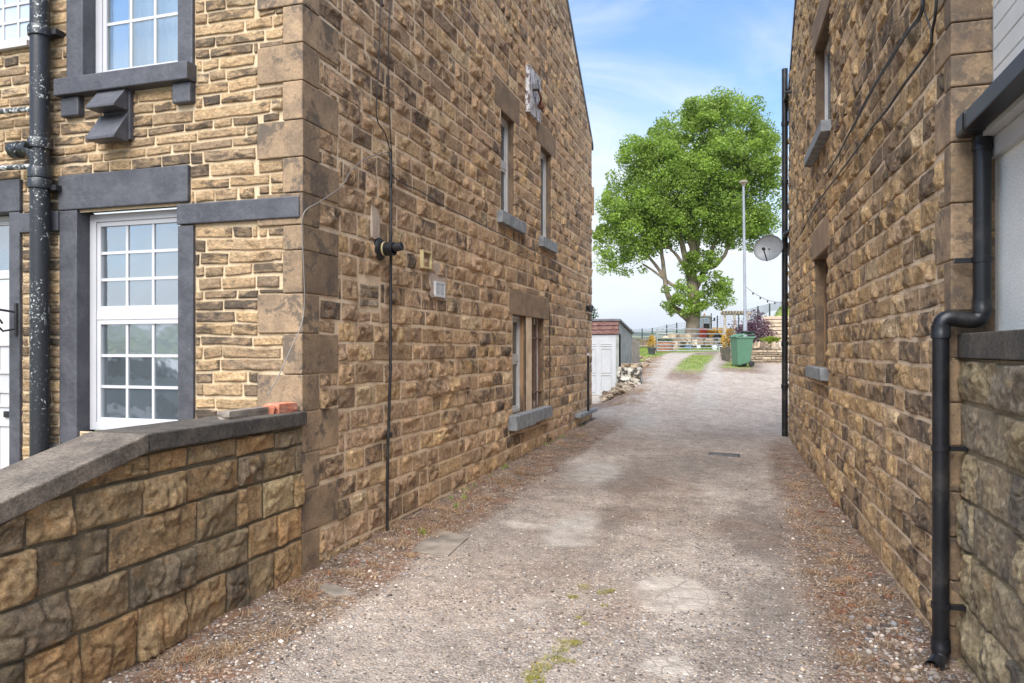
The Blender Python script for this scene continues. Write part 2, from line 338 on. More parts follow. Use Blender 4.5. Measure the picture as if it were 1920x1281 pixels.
def leafmat(name, c0, c1, c2, tr=.35):
    t = NT(name); a = t.attr('lf'); c = t.ramp(a[0], [(0, c0), (.5, c1), (1, c2)]); c = t.hsv(c, t.rng(t.noise(.9, 3), .3, .7, .8, 1.2)); t.fin(c, .5)
    tl = t.n('ShaderNodeBsdfTranslucent'); t.l(t.hsv(c, 1.5), tl.inputs['Color']); ms = t.n('ShaderNodeMixShader'); ms.inputs[0].default_value = tr
    t.l(t.p.outputs[0], ms.inputs[1]); t.l(tl.outputs[0], ms.inputs[2]); t.l(ms.outputs[0], t.out.inputs[0]); M[name] = t.m
leafmat('leaf', (.10, .155, .025), (.22, .325, .045), (.42, .50, .11), .45); leafmat('leaf_dark', (.02, .045, .015), (.04, .08, .025), (.07, .12, .03))
leafmat('leaf_purple', (.05, .025, .04), (.11, .05, .075), (.20, .10, .11)); leafmat('leaf_lime', (.13, .19, .02), (.24, .31, .03), (.36, .42, .05))
leafmat('leaf_gold', (.30, .17, .03), (.48, .30, .04), (.55, .42, .08)); leafmat('flower', (.6, .25, .3), (.7, .45, .5), (.8, .7, .7))
leafmat('straw', (.18, .095, .05), (.42, .27, .15), (.64, .46, .28), .15); leafmat('grass', (.09, .15, .02), (.17, .26, .03), (.32, .36, .06), .3)
leafmat('mossleaf', (.14, .19, .025), (.30, .28, .04), (.48, .36, .07), .2); leafmat('redweed', (.22, .05, .03), (.34, .11, .05), (.45, .25, .10), .2)

# ------------------------------------------------------------------ stonework generator
def rect_sub(r, holes):
    out = [r]
    for hx0, hx1, hz0, hz1 in holes:
        nx = []
        for a, b, c, d in out:
            if hx0 >= b or hx1 <= a or hz0 >= d or hz1 <= c: nx.append((a, b, c, d)); continue
            if hx0 > a: nx.append((a, hx0, c, d))
            if hx1 < b: nx.append((hx1, b, c, d))
            m0, m1 = max(a, hx0), min(b, hx1)
            if hz0 > c: nx.append((m0, m1, c, hz0))
            if hz1 < d: nx.append((m0, m1, hz1, d))
        out = nx
    return out
def rockwall(name, O, U, N, u0, u1, z0, z1, mat, parent, hc=(.15, .19), wl=(.16, .34), holes=(), depth=(.02, .045), gap=.009,
             ztop=None, zbot=None, zclip=None, lam=False, soot=(.2, .8), courses=None, seed=1, rough=1., joints=None, origin=None, dmin=.013, floor=.013):
    rs = random.Random(seed); nr = np.random.RandomState(seed)
    VU = []; VZ = []; VH = []; VM = []; VC = []; FQ = []; n0 = 0
    zs = courses or []
    if not zs:
        z = z0; zs = [z]
        while z < z1-.03: z += rs.uniform(*hc); zs.append(min(z, z1))
    for ci in range(len(zs)-1):
        c0, c1 = zs[ci], zs[ci+1]; u = u0-rs.uniform(0, wl[0]); row = []
        if joints and ci < len(joints) and joints[ci]:
            js = joints[ci]; row = [(js[k], js[k+1]) for k in range(len(js)-1)]
        else:
            while u < u1:
                w = rs.uniform(*wl)*(.75+.5*rs.random())*(1 if rs.random() > .12 else 1.5); a, b = max(u, u0), min(u+w, u1)
                if b-a > .05: row.append((a, b))
                elif row and b >= u1-1e-6: row[-1] = (row[-1][0], b)
                u += w
        for a, b in row:
            if ztop and (c0+c1)/2 > ztop((a+b)/2): continue
            if zbot and c1 < zbot((a+b)/2)-.05: continue
            tone = min(1, max(0, rs.gauss(.5, .24))); sv = rs.uniform(*soot); rv = rs.random()
            for (pa, pb, pc, pd) in rect_sub((a, b, c0, c1), holes):
                w = pb-pa-gap; h = pd-pc-gap
                if w < .025 or h < .022: continue
                pm = O+U*(pa+w/2); dist = math.hypot(pm.x, pm.y)
                d = max(dmin, .0028*dist); nx = max(3, min(40, int(w/d))); ny = max(3, min(30, int(h/d)))
                m = min(.007, w*.15, h*.15)
                ug = np.concatenate([[0, m], np.linspace(m*2.2, w-m*2.2, nx), [w-m, w]]); vg = np.concatenate([[0, m], np.linspace(m*2.2, h-m*2.2, ny), [h-m, h]])
                A, B = np.meshgrid(ug, vg)
                D = rs.uniform(*depth)*min(1, .35+min(w, h)*5); cu, cv = w*rs.uniform(.3, .7), h*rs.uniform(.3, .8)
                H = np.full(A.shape, D)
                for k in range(5):
                    ph = rs.uniform(0, 6.28); s = rs.uniform(.15, .75)*D/max(.3*h, .02); off = rs.uniform(-.05, .25)*h
                    H = np.minimum(H, D-s*((A-cu)*math.cos(ph)*.7+(B-cv)*math.sin(ph)-off))
                e = np.minimum(np.minimum(A, w-A), np.minimum(B, h-B)); mg = min(rs.uniform(.007, .018), .4*min(w, h))
                H = np.maximum(H, D*.38)*(1-(1-np.clip(e/mg, 0, 1))**2*.38)
                H[0, :] = H[-1, :] = -.012; H[:, 0] = H[:, -1] = -.012
                mk = np.clip(e/max(m*2.2, 1e-3), 0, 1)
                # wobble of outline
                wob = .35*gap+.002
                A2 = A+wob*nr.uniform(-1, 1)*(1-B/h)+wob*nr.uniform(-1, 1)*(B/h); B2 = B+wob*nr.uniform(-1, 1)*(1-A/w)+wob*nr.uniform(-1, 1)*(A/w)
                VU.append((pa+gap/2+A2).ravel()); VZ.append((pc+gap/2+B2).ravel()); VH.append(H.ravel()); VM.append(mk.ravel())
                r, c = A.shape; cnt = r*c
                VC.append(np.tile([tone, sv, rv], (cnt, 1)))
                idx = np.arange(cnt).reshape(r, c)+n0
                FQ.append(np.stack([idx[:-1, :-1], idx[:-1, 1:], idx[1:, 1:], idx[1:, :-1]], -1).reshape(-1, 4)); n0 += cnt
    VU = np.concatenate(VU); VZ = np.concatenate(VZ); VH = np.concatenate(VH); VM = np.concatenate(VM); VC = np.concatenate(VC); FQ = np.concatenate(FQ)
    P = np.stack([VU, VZ, VC[:, 2]*40], 1)
    if lam:
        s1 = fbm(P*np.array([7, 38, 1]), 3); s2 = vnoise(P*np.array([5, 12, 1])); VH = VH+VM*(.013*s1+.011*s2)*rough
    else:
        s1 = fbm(P*np.array([14, 16, 1]), 3); s2 = np.abs(vnoise(P*np.array([9, 9, 1])+5)); s3 = vnoise(P*np.array([48, 48, 1])+9)
        s4 = 1-2*np.abs(vnoise(P*np.array([20, 26, 1])+31)); VH = VH+VM*(.018*s1-.022*(s2 < .12)*(.12-s2)/.12+.0045*s3+.006*s4)*rough
    wv = .004*vnoise(np.stack([VU*9, VZ*9, VU*0], 1)); VZ = VZ+.006*vnoise(np.stack([VU*1.3, np.round(VZ*3), VU*0], 1))
    VH = np.where(VM > 0, np.maximum(VH, floor), VH)
    OO = np.array(O); UU = np.array(U); NN = np.array(N)
    V = OO+VU[:, None]*UU+(VH+0)[:, None]*NN; V[:, 2] += VZ+wv
    if zclip: V[:, 2] = np.minimum(V[:, 2], zclip(VU))
    if np.cross(UU, [0, 0, 1]).dot(NN) < 0: FQ = FQ[:, ::-1]
    me = np_mesh(name, V, FQ, {'st': VC}); return link(name, me, mat, parent, origin, True)
def sheet(name, O, U, N, rects, mat, parent, off=0., extra=()):
    m = MB()
    for a, b, c, d in rects:
        m.add([O+U*a+N*off+Vector((0, 0, c)), O+U*b+N*off+Vector((0, 0, c)), O+U*b+N*off+Vector((0, 0, d)), O+U*a+N*off+Vector((0, 0, d))], [(0, 1, 2, 3)])
    for poly in extra: m.add([O+U*u+N*off+Vector((0, 0, z)) for u, z in poly], [tuple(range(len(poly)))])
    return m.build(name, mat, parent)

# ================================================================== LEFT HOUSE
XV, YV, ZV = Vector((1, 0, 0)), Vector((0, 1, 0)), Vector((0, 0, 1))
lh = thing('stone_house', (LX, FY, 0), 'large stone house left of the alley with grey painted window surrounds', 'house')
FO = Vector((0, FY, 0)); FN = Vector((0, -1, 0))                     # front frame: u = world x
def fx(px): return ony(px, HY, FY).x
def fz(px, py): return ony(px, py, FY).z
def fz2(px, py): return ony(px, py, FY+.12).z
LW = fz(130, 0)
EAVE = 5.61; LEFT = -8.0
# openings on the front
w1 = (fx(150), fx(338), fz2(190, 806), fz(250, 392))            # lower window opening
w2 = (fx(161), fx(338), fz(250, 138), 4.85)                      # upper window
dr = (fx(-150), fx(23), .25, fz(10, 400))                       # door with transom
w3 = (fx(-90), fx(57), fz(57, 78), 4.85)                         # upper left window
surr = []
def fpart(name, mat, a, b, c, d, proud=.03, bevel=.008, back=.14):
    surr.append((a, b, c, d)); return MB().box(a, b, FY-proud, FY+back, c, d).build(name, mat, lh, bevel=bevel)
lx0, lx1 = fx(116), fx(358)
fpart('lintel', M['grey_paint'], lx0, lx1, fz(237, 388), fz(237, 321), .035)
fpart('jamb', M['grey_paint'], fx(117), w1[0], w1[2]-.1, fz(237, 388)-.002, .03)
fpart('jamb', M['grey_paint'], w1[1], fx(367), w1[2]-.1, fz(452, 418), .028)
fpart('sill', M['grey_paint'], fx(112), fx(372), w1[2]-.22, w1[2]-.102, .07)
fpart('band_course', M['grey_paint'], fx(338), LX+.006, fz(452, 416), fz(452, 377), .04)
fpart('band_course', M['grey_paint'], fx(43), lx0-.002, fz(80, 436), fz(80, 399), .035)
dlz0, dlz1 = fz(20, 399), fz(20, 339)
fpart('lintel', M['grey_paint'], fx(-170), fx(44), dlz0, dlz1, .035)
fpart('jamb', M['grey_paint'], fx(23), fx(43), .25, dlz0-.002, .03)
fpart('jamb', M['grey_paint'], fx(130), w2[0], w2[2]+.0, 4.85, .03)
fpart('jamb', M['grey_paint'], w2[1], fx(366), w2[2]+.0, 4.85, .03)
sz1 = w2[2]-.002; sz0 = sz1-.13
MB().box(fx(121), fx(369), FY-.10, FY+.14, sz0, sz1).build('sill', M['grey_paint'], lh, bevel=.008); surr.append((fx(121), fx(369), sz0, sz1))
for a, b in ((125, 159), (333, 367)): fpart('sill_bracket', M['grey_paint'], fx(a), fx(b), sz0-.15, sz0-.002, .06, .012)
fpart('lintel', M['grey_paint'], fx(112), fx(374), 4.852, 5.2, .035)
# quoins at the corner (long and short alternately on the two faces)
QZ = [0, .296, .587, .839, 1.123, 1.378, 1.659, 1.933, 2.228, 2.40, 2.62, 2.863, 3.118, 3.384, 3.643, 3.90, 4.16, 4.42, 4.68, 4.94, 5.2, 5.45]
QZ[0] = -.15
qs = []      # holes for side wall
xl, xs = fx(486), fx(534); yl, ys = onx(629, HY, LX).y, onx(593, HY, LX).y
flip = {0: 0, 1: 1, 2: 0, 3: 1, 4: 0, 5: 1, 6: 0, 7: 1, 8: 0, 9: 0, 10: 1, 11: 0, 12: 1, 13: 0, 14: 1}
for k in range(len(QZ)-1):
    front_long = (k % 2 == 0) if k < 8 else (k % 2 == 1)
    a, b = QZ[k], QZ[k+1]; X = xl if front_long else xs; Y = ys if front_long else yl
    MB().box(X, LX+.028+random.uniform(-.003, .003), FY-.026+random.uniform(-.003, .003), Y, a+.003, b-.003).build('quoin', M['quoin'], lh, bevel=.007)
    surr.append((X, LX+.1, a, b)); qs.append((FY-1, Y, a, b))
cowl = (fx(191), fx(250), fz(220, 272), fz(220, 167))
holes = list(surr)+[w1, w2, dr, w3]
rockwall('front_wall', FO, XV, FN, LEFT, LX, -.2, EAVE, M['front_stone'], lh, hc=(.070, .098), wl=(.13, .42), holes=holes, depth=(.018, .034), gap=.011, lam=True, soot=(.1, 1.0), seed=3)
sheet('pointing', FO, XV, FN, rect_sub((LEFT, LX, -.2, EAVE), [w1, w2, dr, w3]), M['mortar_front'], lh, .001)
# reveals
def reveal(w, d=.16, mat='grey_paint'):
    m = MB(); a, b, c, e = w; y0, y1 = FY-.001, FY+d
    m.box(a-.03, a, FY+.002, y1, c, e).box(b, b+.03, FY+.002, y1, c, e).box(a, b, FY+.002, y1, e, e+.03).box(a, b, FY+.002, y1, c-.03, c)
    return m.build('reveal', M[mat], lh)
reveal(w3)
def window(parent, O, U, N, a, b, c, d, rows, cols, split=None, fr=.06, gl='glass', bars=.011, fmat='upvc', curtain=None, name='window'):
    """sash/casement window in a wall frame, glass plane at N*0; frame stands proud"""
    root = MB()
    root.fbox(O, U, N, a, a+fr, -.04, .03, c, d).fbox(O, U, N, b-fr, b, -.04, .03, c, d).fbox(O, U, N, a+fr, b-fr, -.04, .03, d-fr, d).fbox(O, U, N, a+fr, b-fr, -.04, .03, c, c+fr)
    w = root.build(name, M[fmat], parent, bevel=.004)
    secs = [(c+fr, d-fr)] if split is None else [(c+fr, split-.035), (split+.035, d-fr)]
    if split is not None: MB().fbox(O, U, N, a+fr, b-fr, -.035, .022, split-.035, split+.035).build('meeting_rail', M[fmat], w, bevel=.004)
    for k, (s0, s1) in enumerate(secs):
        A, B = a+fr, b-fr; e = .035
        MB().fbox(O, U, N, A, A+e, -.02, .018, s0, s1).fbox(O, U, N, B-e, B, -.02, .018, s0, s1).fbox(O, U, N, A+e, B-e, -.02, .018, s0, s0+e).fbox(O, U, N, A+e, B-e, -.02, .018, s1-e, s1).build('sash', M[fmat], w, bevel=.003)
        A += e; B -= e; s0 += e; s1 -= e
        MB().fbox(O, U, N, A, B, -.008, 0, s0, s1).build('pane', M[gl], w)
        if rows > 1 or cols > 1:
            m = MB()
            for i in range(1, cols): u = A+(B-A)*i/cols; m.fbox(O, U, N, u-bars, u+bars, .001, .009, s0, s1)
            for j in range(1, rows): z = s0+(s1-s0)*j/rows; m.fbox(O, U, N, A, B, .002, .0105, z-bars, z+bars)
            m.build('glazing_bars', M[fmat], w)
    return w
WO = Vector((0, FY+.115, 0))
window(lh, WO, XV, FN, w1[0]+.002, w1[1]-.002, w1[2]+.002, w1[3]-.002, 3, 3, split=ony(250, 591, FY+.12).z)
window(lh, WO, XV, FN, w2[0]+.002, w2[1]-.002, w2[2]+.002, w2[3]-.002, 3, 3, gl='glass_see')
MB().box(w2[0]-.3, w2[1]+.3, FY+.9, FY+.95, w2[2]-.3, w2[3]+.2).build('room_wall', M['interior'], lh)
window(lh, WO, XV, FN, w3[0]+.002, w3[1]-.002, w3[2]+.002, w3[3]-.002, 5, 4, gl='glass_clear')
MB().box(w3[0]-.05, w3[1]+.02, FY-.05, FY+.1, w3[2]-.05, w3[2]-.002).build('sill', M['upvc_old'], lh, bevel=.004)
cu = MB(); n = 40; x0, x1 = w2[0]+.2, w2[1]-.05
cu.add([(x0+(x1-x0)*k/n, FY+.2+.02*math.sin(k*1.9)+.01*math.sin(k*.7), z) for k in range(n+1) for z in (w2[2], w2[3])], [(2*k, 2*k+2, 2*k+3, 2*k+1) for k in range(n)])
cu.build('curtain', M['curtain'], lh, smooth=True)
# front door
tz = fz2(10, 524)
dd = MB().box(dr[0]+.002, dr[1]-.002, FY+.10, FY+.14, .27, tz-.03).build('door', M['upvc'], lh)
for za, zb in ((.35, .95), (1.08, 1.22), (1.35, 1.6)):
    for xa, xb in ((dr[1]-.28, dr[1]-.12), (dr[1]-.55, dr[1]-.37)):
        pn = MB(); pn.box(xa, xb, FY+.088, FY+.099, za, za+.025).box(xa, xb, FY+.088, FY+.099, zb-.025, zb).box(xa, xa+.025, FY+.088, FY+.099, za+.026, zb-.026).box(xb-.025, xb, FY+.088, FY+.099, za+.026, zb-.026).build('panel_moulding', M['upvc_old'], dd, bevel=.003)
MB().box(dr[1]-.20, dr[1]-.06, FY+.082, FY+.098, 1.00, 1.05).build('letter_box', M['iron_black'], dd, bevel=.003)
window(lh, WO, XV, FN, dr[0]+.002, dr[1]-.002, tz, dr[3]-.002, 1, 1, fr=.035, name='transom_window')

# ---- gable wall (u = world y, normal +X)
GO = Vector((LX, 0, 0)); GN = Vector((1, 0, 0))
def gy(px): return onx(px, HY, LX).y
def gzz(px, py): return onx(px, py, LX).z
APX = (FY+LEND)/2; SL = math.tan(math.radians(40))
ltop = lambda u: EAVE+SL*max(0, min(u-FY, LEND-u))
sw1 = (gy(937), gy(962), gzz(937, 398), gzz(937, 205))
sw2 = (gy(1012), gy(1032), gzz(1012, 445), gzz(1012, 272))
sw3 = (gy(959), gy(984), gzz(959, 778), gzz(962, 590)); sw4 = (gy(995), gy(1018), gzz(959, 778), gzz(962, 590))
flue_c = onx(706, 468, LX)
sh = []
def gpart(name, mat, a, b, c, d, proud=.03, bevel=.006, par=None, back=.1):
    sh.append((a, b, c, d)); return MB().box(LX-back, LX+proud, a, b, c, d).build(name, mat, par or lh, bevel=bevel)
gpart('lintel', M['lintel'], gy(925), gy(972), sw1[3]+.002, sw1[3]+.36, .02)
gpart('sill', M['sill_paint'], gy(930), gy(975), sw1[2]-.15, sw1[2]-.002, .09)
gpart('lintel', M['lintel'], gy(1003), gy(1040), sw2[3]+.002, sw2[3]+.33, .02)
gpart('sill', M['sill_paint'], gy(1008), gy(1036), sw2[2]-.15, sw2[2]-.002, .09)
gpart('lintel', M['lintel'], gy(951), gy(1026), sw3[3]+.002, sw3[3]+.32, .03)
gpart('mullion', M['stain_wood'], sw3[1]-.005, sw4[0]+.005, sw3[2], sw3[3], -.02)
gpart('sill', M['sill_paint'], gy(951), gy(988), sw3[2]-.19, sw3[2]-.002, .13)
gpart('sill', M['sill_paint'], gy(988)+.004, gy(1022), sw3[2]-.17, sw3[2]-.002, .12)
def subhole(a, b, c, d): return (a, b, c, d)
zbl = lambda u: g(LX, u)-.12
holes = sh+qs+[sw1, sw2, sw3, sw4]
patch = (gy(667), gy(709), gzz(688, 585), gzz(688, 520)); scar = None
rockwall('gable_wall', GO, YV, GN, FY, LEND, -.25, 10.0, M['side_stone'], lh, hc=(.15, .185), wl=(.15, .46), floor=.019, holes=holes+[patch], depth=(.022, .05), ztop=lambda u: ltop(u)-.02, zbot=zbl, seed=11, soot=(.1, .9), gap=.016)
rockwall('patched_stonework', GO, YV, GN, patch[0]+.03, patch[1]-.03, patch[2]+.03, patch[3]-.06, M['dry_stone'], lh, hc=(.06, .08), wl=(.08, .13), depth=(.012, .02), seed=5, soot=(.1, .3)).location.x += .012
MB().box(LX-.02, LX+.012, patch[0], patch[1], patch[2], patch[3]).build('render_patch', M['render_patch'], lh)
sheet('gable_pointing', GO, YV, GN, rect_sub((FY, LEND, -.3, EAVE), [sw1, sw2, sw3, sw4]), M['mortar'], lh, .015, extra=[[(FY, EAVE), (LEND, EAVE), (APX, ltop(APX))]])
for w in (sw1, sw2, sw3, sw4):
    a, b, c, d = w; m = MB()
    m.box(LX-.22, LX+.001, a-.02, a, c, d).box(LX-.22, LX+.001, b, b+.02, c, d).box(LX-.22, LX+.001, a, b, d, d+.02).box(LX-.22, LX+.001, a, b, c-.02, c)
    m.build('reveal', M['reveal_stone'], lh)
    # stone jamb blocks inside the far reveal
SWO = Vector((LX-.095, 0, 0))
for w, s in ((sw1, gzz(940, 300)), (sw2, None), (sw3, gzz(965, 674)), (sw4, None)):
    window(lh, SWO, YV, GN, w[0]+.002, w[1]-.002, w[2]+.002, w[3]-.002, 1, 1, split=s, fr=.05, gl='glass_side', fmat='upvc_old')
bars = MB()
for k in range(4): y = sw4[0]+.08+k*(sw4[1]-sw4[0]-.16)/3; bars.tube([(LX-.04, y, sw4[2]), (LX-.04, y, sw4[3])], .011, 8)
for z in (.3, 1.35): bars.tube([(LX-.03, sw4[0], sw4[2]+z*.75), (LX-.03, sw4[1], sw4[2]+z*.75)], .013, 8)
bars.build('window_bars', M['rust'], lh)
# roof, verge, back wall
m = MB(); t_ = .12
m.prism([(LX+.03, FY-.3, EAVE-.25), (LX+.03, APX, ltop(APX)), (LX+.03, APX, ltop(APX)+t_), (LX+.03, FY-.3, EAVE-.25+t_)], (-6, 0, 0))
m.prism([(LX+.03, LEND+.12, EAVE-.10), (LX+.03, APX, ltop(APX)+.001), (LX+.03, APX, ltop(APX)+t_+.001), (LX+.03, LEND+.12, EAVE-.10+t_)], (-6, 0, 0))
m.build('roof', M['slate'], lh)
MB().box(LEFT, LX-.001, LEND-.2, LEND, -.3, EAVE).build('rear_wall', M['mortar'], lh)
MB().box(LX-.3, LX+.06, LEND-.02, LEND+.03, 4.2, 4.75).build('corner_block', M['lintel'], lh)
gpart('plinth_ledge', M['sill_paint'], gy(1075), LEND+.02, .33, .40, .14, .01)

# ================================================================== RIGHT HOUSE
rh = thing('stone_house', (RO.x, RO.y, 0), 'dark weathered stone gable wall on the right side of the alley with two narrow windows', 'house')
REND = ru(onr(1481, HY)); REAVE = 5.95
rtop = lambda u: REAVE+SL*max(0, min(u, REND-u))
def rr(px, py): p = onr(px, py); return ru(p), p.z
rw1 = (rr(1555, 655)[0], rr(1529, 655)[0], rr(1540, 688)[1], rr(1540, 478)[1])
zs_u = rr(1556, 236)[1]; rw2 = (rr(1560, 655)[0], rr(1530, 655)[0], zs_u+.0, rr(1548, 42)[1])
rhole = []
def rpart(name, mat, a, b, c, d, proud=.03, bevel=.006, back=.1):
    rhole.append((a, b, c, d)); return MB().fbox(RO, RU, RN, a, b, -back, proud, c, d).build(name, mat, rh, bevel=bevel)
rpart('lintel', M['lintel'], rw1[0]-.16, rw1[1]+.12, rw1[3]+.002, rw1[3]+.36, .03)
rpart('sill', M['sill_paint'], rw1[0]-.1, rw1[1]+.12, rw1[2]-.14, rw1[2]-.002, .11)
rpart('lintel', M['lintel'], rw2[0]-.2, rw2[1]+.15, rw2[3]+.002, rw2[3]+.36, .03)
rpart('sill', M['sill_paint'], rw2[0]-.1, rw2[1]+.15, rw2[2]-.13, rw2[2]-.002, .13)
# jamb stones between courses
rq = [(.0-.2, .09), (.09, .33), (.33, .56), (.56, .80), (.80, 1.04), (1.04, 1.27), (1.27, 1.50), (1.50, 1.75), (1.75, 2.02), (2.02, 2.32), (2.32, 2.64), (2.64, 2.93), (2.93, 3.1), (3.1, 3.27), (3.27, 3.43), (3.43, 3.6), (3.6, 3.85), (3.85, 4.1), (4.1, 4.4), (4.4, 4.7), (4.7, 5.0), (5.0, 5.3), (5.3, 5.6), (5.6, 5.9)]
for k, (a, b) in enumerate(rq):
    lng = k % 2 == 1; uu = .28 if lng else .10
    if k in (3, 4, 5, 7): uu = .10
    MB().fbox(RO, RU, RN, -.026, uu, -.22, .026, a+.003, b-.003).build('quoin', M['quoin_right'], rh, bevel=.008); rhole.append((-1, uu, a, b))
zbr = lambda u: -.15
rockwall('gable_wall', RO, RU, RN, 0, REND, -.25, 10.4, M['right_stone'], rh, hc=(.15, .19), wl=(.15, .46), floor=.017, holes=rhole+[rw1, rw2], depth=(.022, .048), ztop=lambda u: rtop(u)-.02, seed=23, soot=(.15, .97), gap=.015)
# the lowest projecting foot course
sheet('gable_pointing', RO, RU, RN, rect_sub((0, REND, -.3, REAVE), [rw1, rw2]), M['mortar'], rh, .013, extra=[[(0, REAVE), (REND, REAVE), (REND/2, rtop(REND/2))]])
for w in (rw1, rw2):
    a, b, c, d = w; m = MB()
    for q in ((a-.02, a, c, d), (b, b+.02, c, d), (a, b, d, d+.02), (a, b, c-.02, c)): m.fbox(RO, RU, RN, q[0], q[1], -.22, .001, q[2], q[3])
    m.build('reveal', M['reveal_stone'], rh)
    window(rh, RO+RN*-.13, RU, RN, a+.002, b-.002, c+.002, d-.002, 1, 1, fr=.06, gl='glass_side', fmat='stain_wood' if w is rw1 else 'upvc_old')
MB().fbox(RO, RU, RN, rw2[0]+.02, rw2[0]+.1, -.10, -.02, rw2[2]+.01, rw2[3]-.6).build('reveal_board', M['timber'], rh)
# front return (faces the camera)
rockwall('front_wall', RO, -RN, -RU, .10, 1.2, -.25, 5.9, M['right_stone'], rh, hc=(.16, .3), wl=(.2, .3), depth=(.01, .02), seed=31, soot=(.1, .5))
sheet('front_pointing', RO, -RN, -RU, [(0, 3, -.25, REAVE)], M['mortar'], rh, .004)
m = MB(); c0 = RO+RN*.04
for s0, s1 in ((-.25, REND/2), (REND+.15, REND/2)):
    z0, z1 = REAVE-SL*abs(s0 if s0 < 0 else s0-REND), rtop(REND/2)
    P = lambda u, z: c0+RU*u+Vector((0, 0, z))
    m.prism([P(s0, z0), P(s1, z1), P(s1, z1+.12), P(s0, z0+.12)], -RN*6)
m.build('roof', M['slate'], rh)
pe = RO+RU*REND
MB().fbox(RO, RU, RN, REND-.2, REND, -6, -.001, -.3, REAVE).build('rear_wall', M['mortar'], rh)
MB().fbox(RO, RU, RN, REND-.02, REND+.1, -.3, .02, REAVE-.35, REAVE-.02).build('eaves_bracket', M['slate'], rh)

# ================================================================== NEAR RIGHT: clad annexe, low wall
AX = 1.245
an = thing('annexe', (AX, 3.2, 1.6), 'white rendered annexe with grooved white cladding above the black gutter, at the right edge', 'extension')
MB().box(AX, AX+.2, .8, 4.43, 1.5, 2.66).build('wall', M['white_render'], an)
m = MB(); z = 2.78
while z < 5.5:
    m.add([(AX-.012, .8, z), (AX-.012, 4.41, z), (AX-.012, 4.41, z+.098), (AX-.012, .8, z+.098), (AX+.05, .8, z), (AX+.05, 4.41, z), (AX+.05, 4.41, z+.098), (AX+.05, .8, z+.098)], [(0,3,2,1),(0,1,5,4),(2,3,7,6),(1,2,6,5),(3,0,4,7)]); z += .107
m.box(AX, AX+.06, .8, 4.41, 2.66, 5.5)
simple('clad_paint', (.74, .75, .74), .4, .05, 4, .05, 20); m.build('cladding', M['clad_paint'], an, bevel=.003)
MB().box(AX-.012, AX+.1, 4.412, 4.425, 2.66, 5.5).build('corner_trim', M['white_paint'], an)
MB().box(AX-.09, AX-.002, .8, 4.36, 2.63, 2.66).build('soffit', M['white_paint'], an)
MB().box(AX-.035, AX-.001, .8, 4.40, 2.53, 2.628).build('fascia', M['white_paint'], an, bevel=.003)
# gutter
gt = thing('gutter', (AX-.11, 3.0, 2.65), 'square black plastic gutter under the white cladding at the right edge', 'gutter')
gx0, gx1, z0, z1 = AX-.185, AX-.092, 2.655, 2.745
m = MB(); m.box(gx0, gx1, .8, 4.24, z0, z0+.006).box(gx0, gx0+.006, .8, 4.24, z0+.006, z1).box(gx1-.006, gx1, .8, 4.24, z0+.006, z1).box(gx0+.006, gx1-.006, 4.234, 4.24, z0+.006, z1)
m.build('channel', M['black_plastic'], gt, bevel=.003)
MB().box(gx0-.008, gx1+.008, 4.24, 4.40, z0-.01, z1+.012).build('stop_end_outlet', M['black_plastic'], gt, bevel=.02)
# downpipe with swan neck
px_u, px_l = Vector((1.163, 4.345, 0)), Vector((.975, 4.345, 0))
dp = thing('downpipe', (px_l.x, px_l.y, -.09), 'fat black plastic downpipe with a swan neck bend and a shoe, near right corner', 'drainpipe')
def bend(a, b, c, r, n=6):     # rounded corner at b
    a, b, c = Vector(a), Vector(b), Vector(c); p = b+(a-b).normalized()*r; q = b+(c-b).normalized()*r
    return [(p.lerp(b, k/n)).lerp(b.lerp(q, k/n), k/n) for k in range(n+1)]
zu = ony(1840, 575, px_u.y).z; zl = ony(1770, 622, px_l.y).z
U3 = lambda p, z: Vector((p.x, p.y, z))
MB().tube([U3(px_u, zu-.01), U3(px_u, 2.66)], .041, 24).build('upper_pipe', M['black_plastic'], dp, auto=True)
pts = [U3(px_u, zu)]+bend(U3(px_u, zu), U3(px_u, zu-.075), U3(px_l, zl+.075), .06)+bend(U3(px_u, zu-.075), U3(px_l, zl+.075), U3(px_l, zl), .06)+[U3(px_l, zl-.02)]
MB().tube(pts, .043, 24).build('swan_neck', M['black_plastic'], dp, auto=True)
MB().tube([U3(px_l, -.02), U3(px_l, zl)], .040, 24).build('lower_pipe', M['black_plastic'], dp, auto=True)
for p, z in ((px_u, zu), (px_u, 2.6), (px_l, zl), (px_l, .02)):
    MB().lathe(U3(p, z-.035), (0, 0, 1), [(0, .042), (.001, .047), (.03, .047), (.033, .0455), (.068, .0455), (.069, .042)]).build('collar', M['black_plastic'], dp, auto=True)
for p, z in ((px_u, ony(1840, 487, px_u.y).z), (px_l, ony(1765, 840, px_l.y).z), (px_l, ony(1760, 1135, px_l.y).z)):
    m = MB(); m.lathe(U3(p, z-.015), (0, 0, 1), [(0, .041), (.001, .046), (.029, .046), (.03, .041)])
    if p is px_u: m.box(p.x-.12, p.x-.04, p.y+.01, p.y+.04, z-.012, z+.012)
    else: m.box(p.x+.04, p.x+.12, p.y-.025, p.y+.01, z-.012, z+.012)
    m.build('bracket', M['black_plastic'], dp, auto=True)
m = MB(); a = U3(px_l, .02); b = U3(px_l, -.055); c = b+Vector((-.06, -.10, -.02))
m.tube([a]+bend(a, b, c, .05)+[c], .042, 20, cap=False); m.tube([c+(b-c)*.02, c+(b-c).normalized()*.001], [.046, .046], 20, cap=False)
m.build('shoe', M['black_plastic'], dp, auto=True)
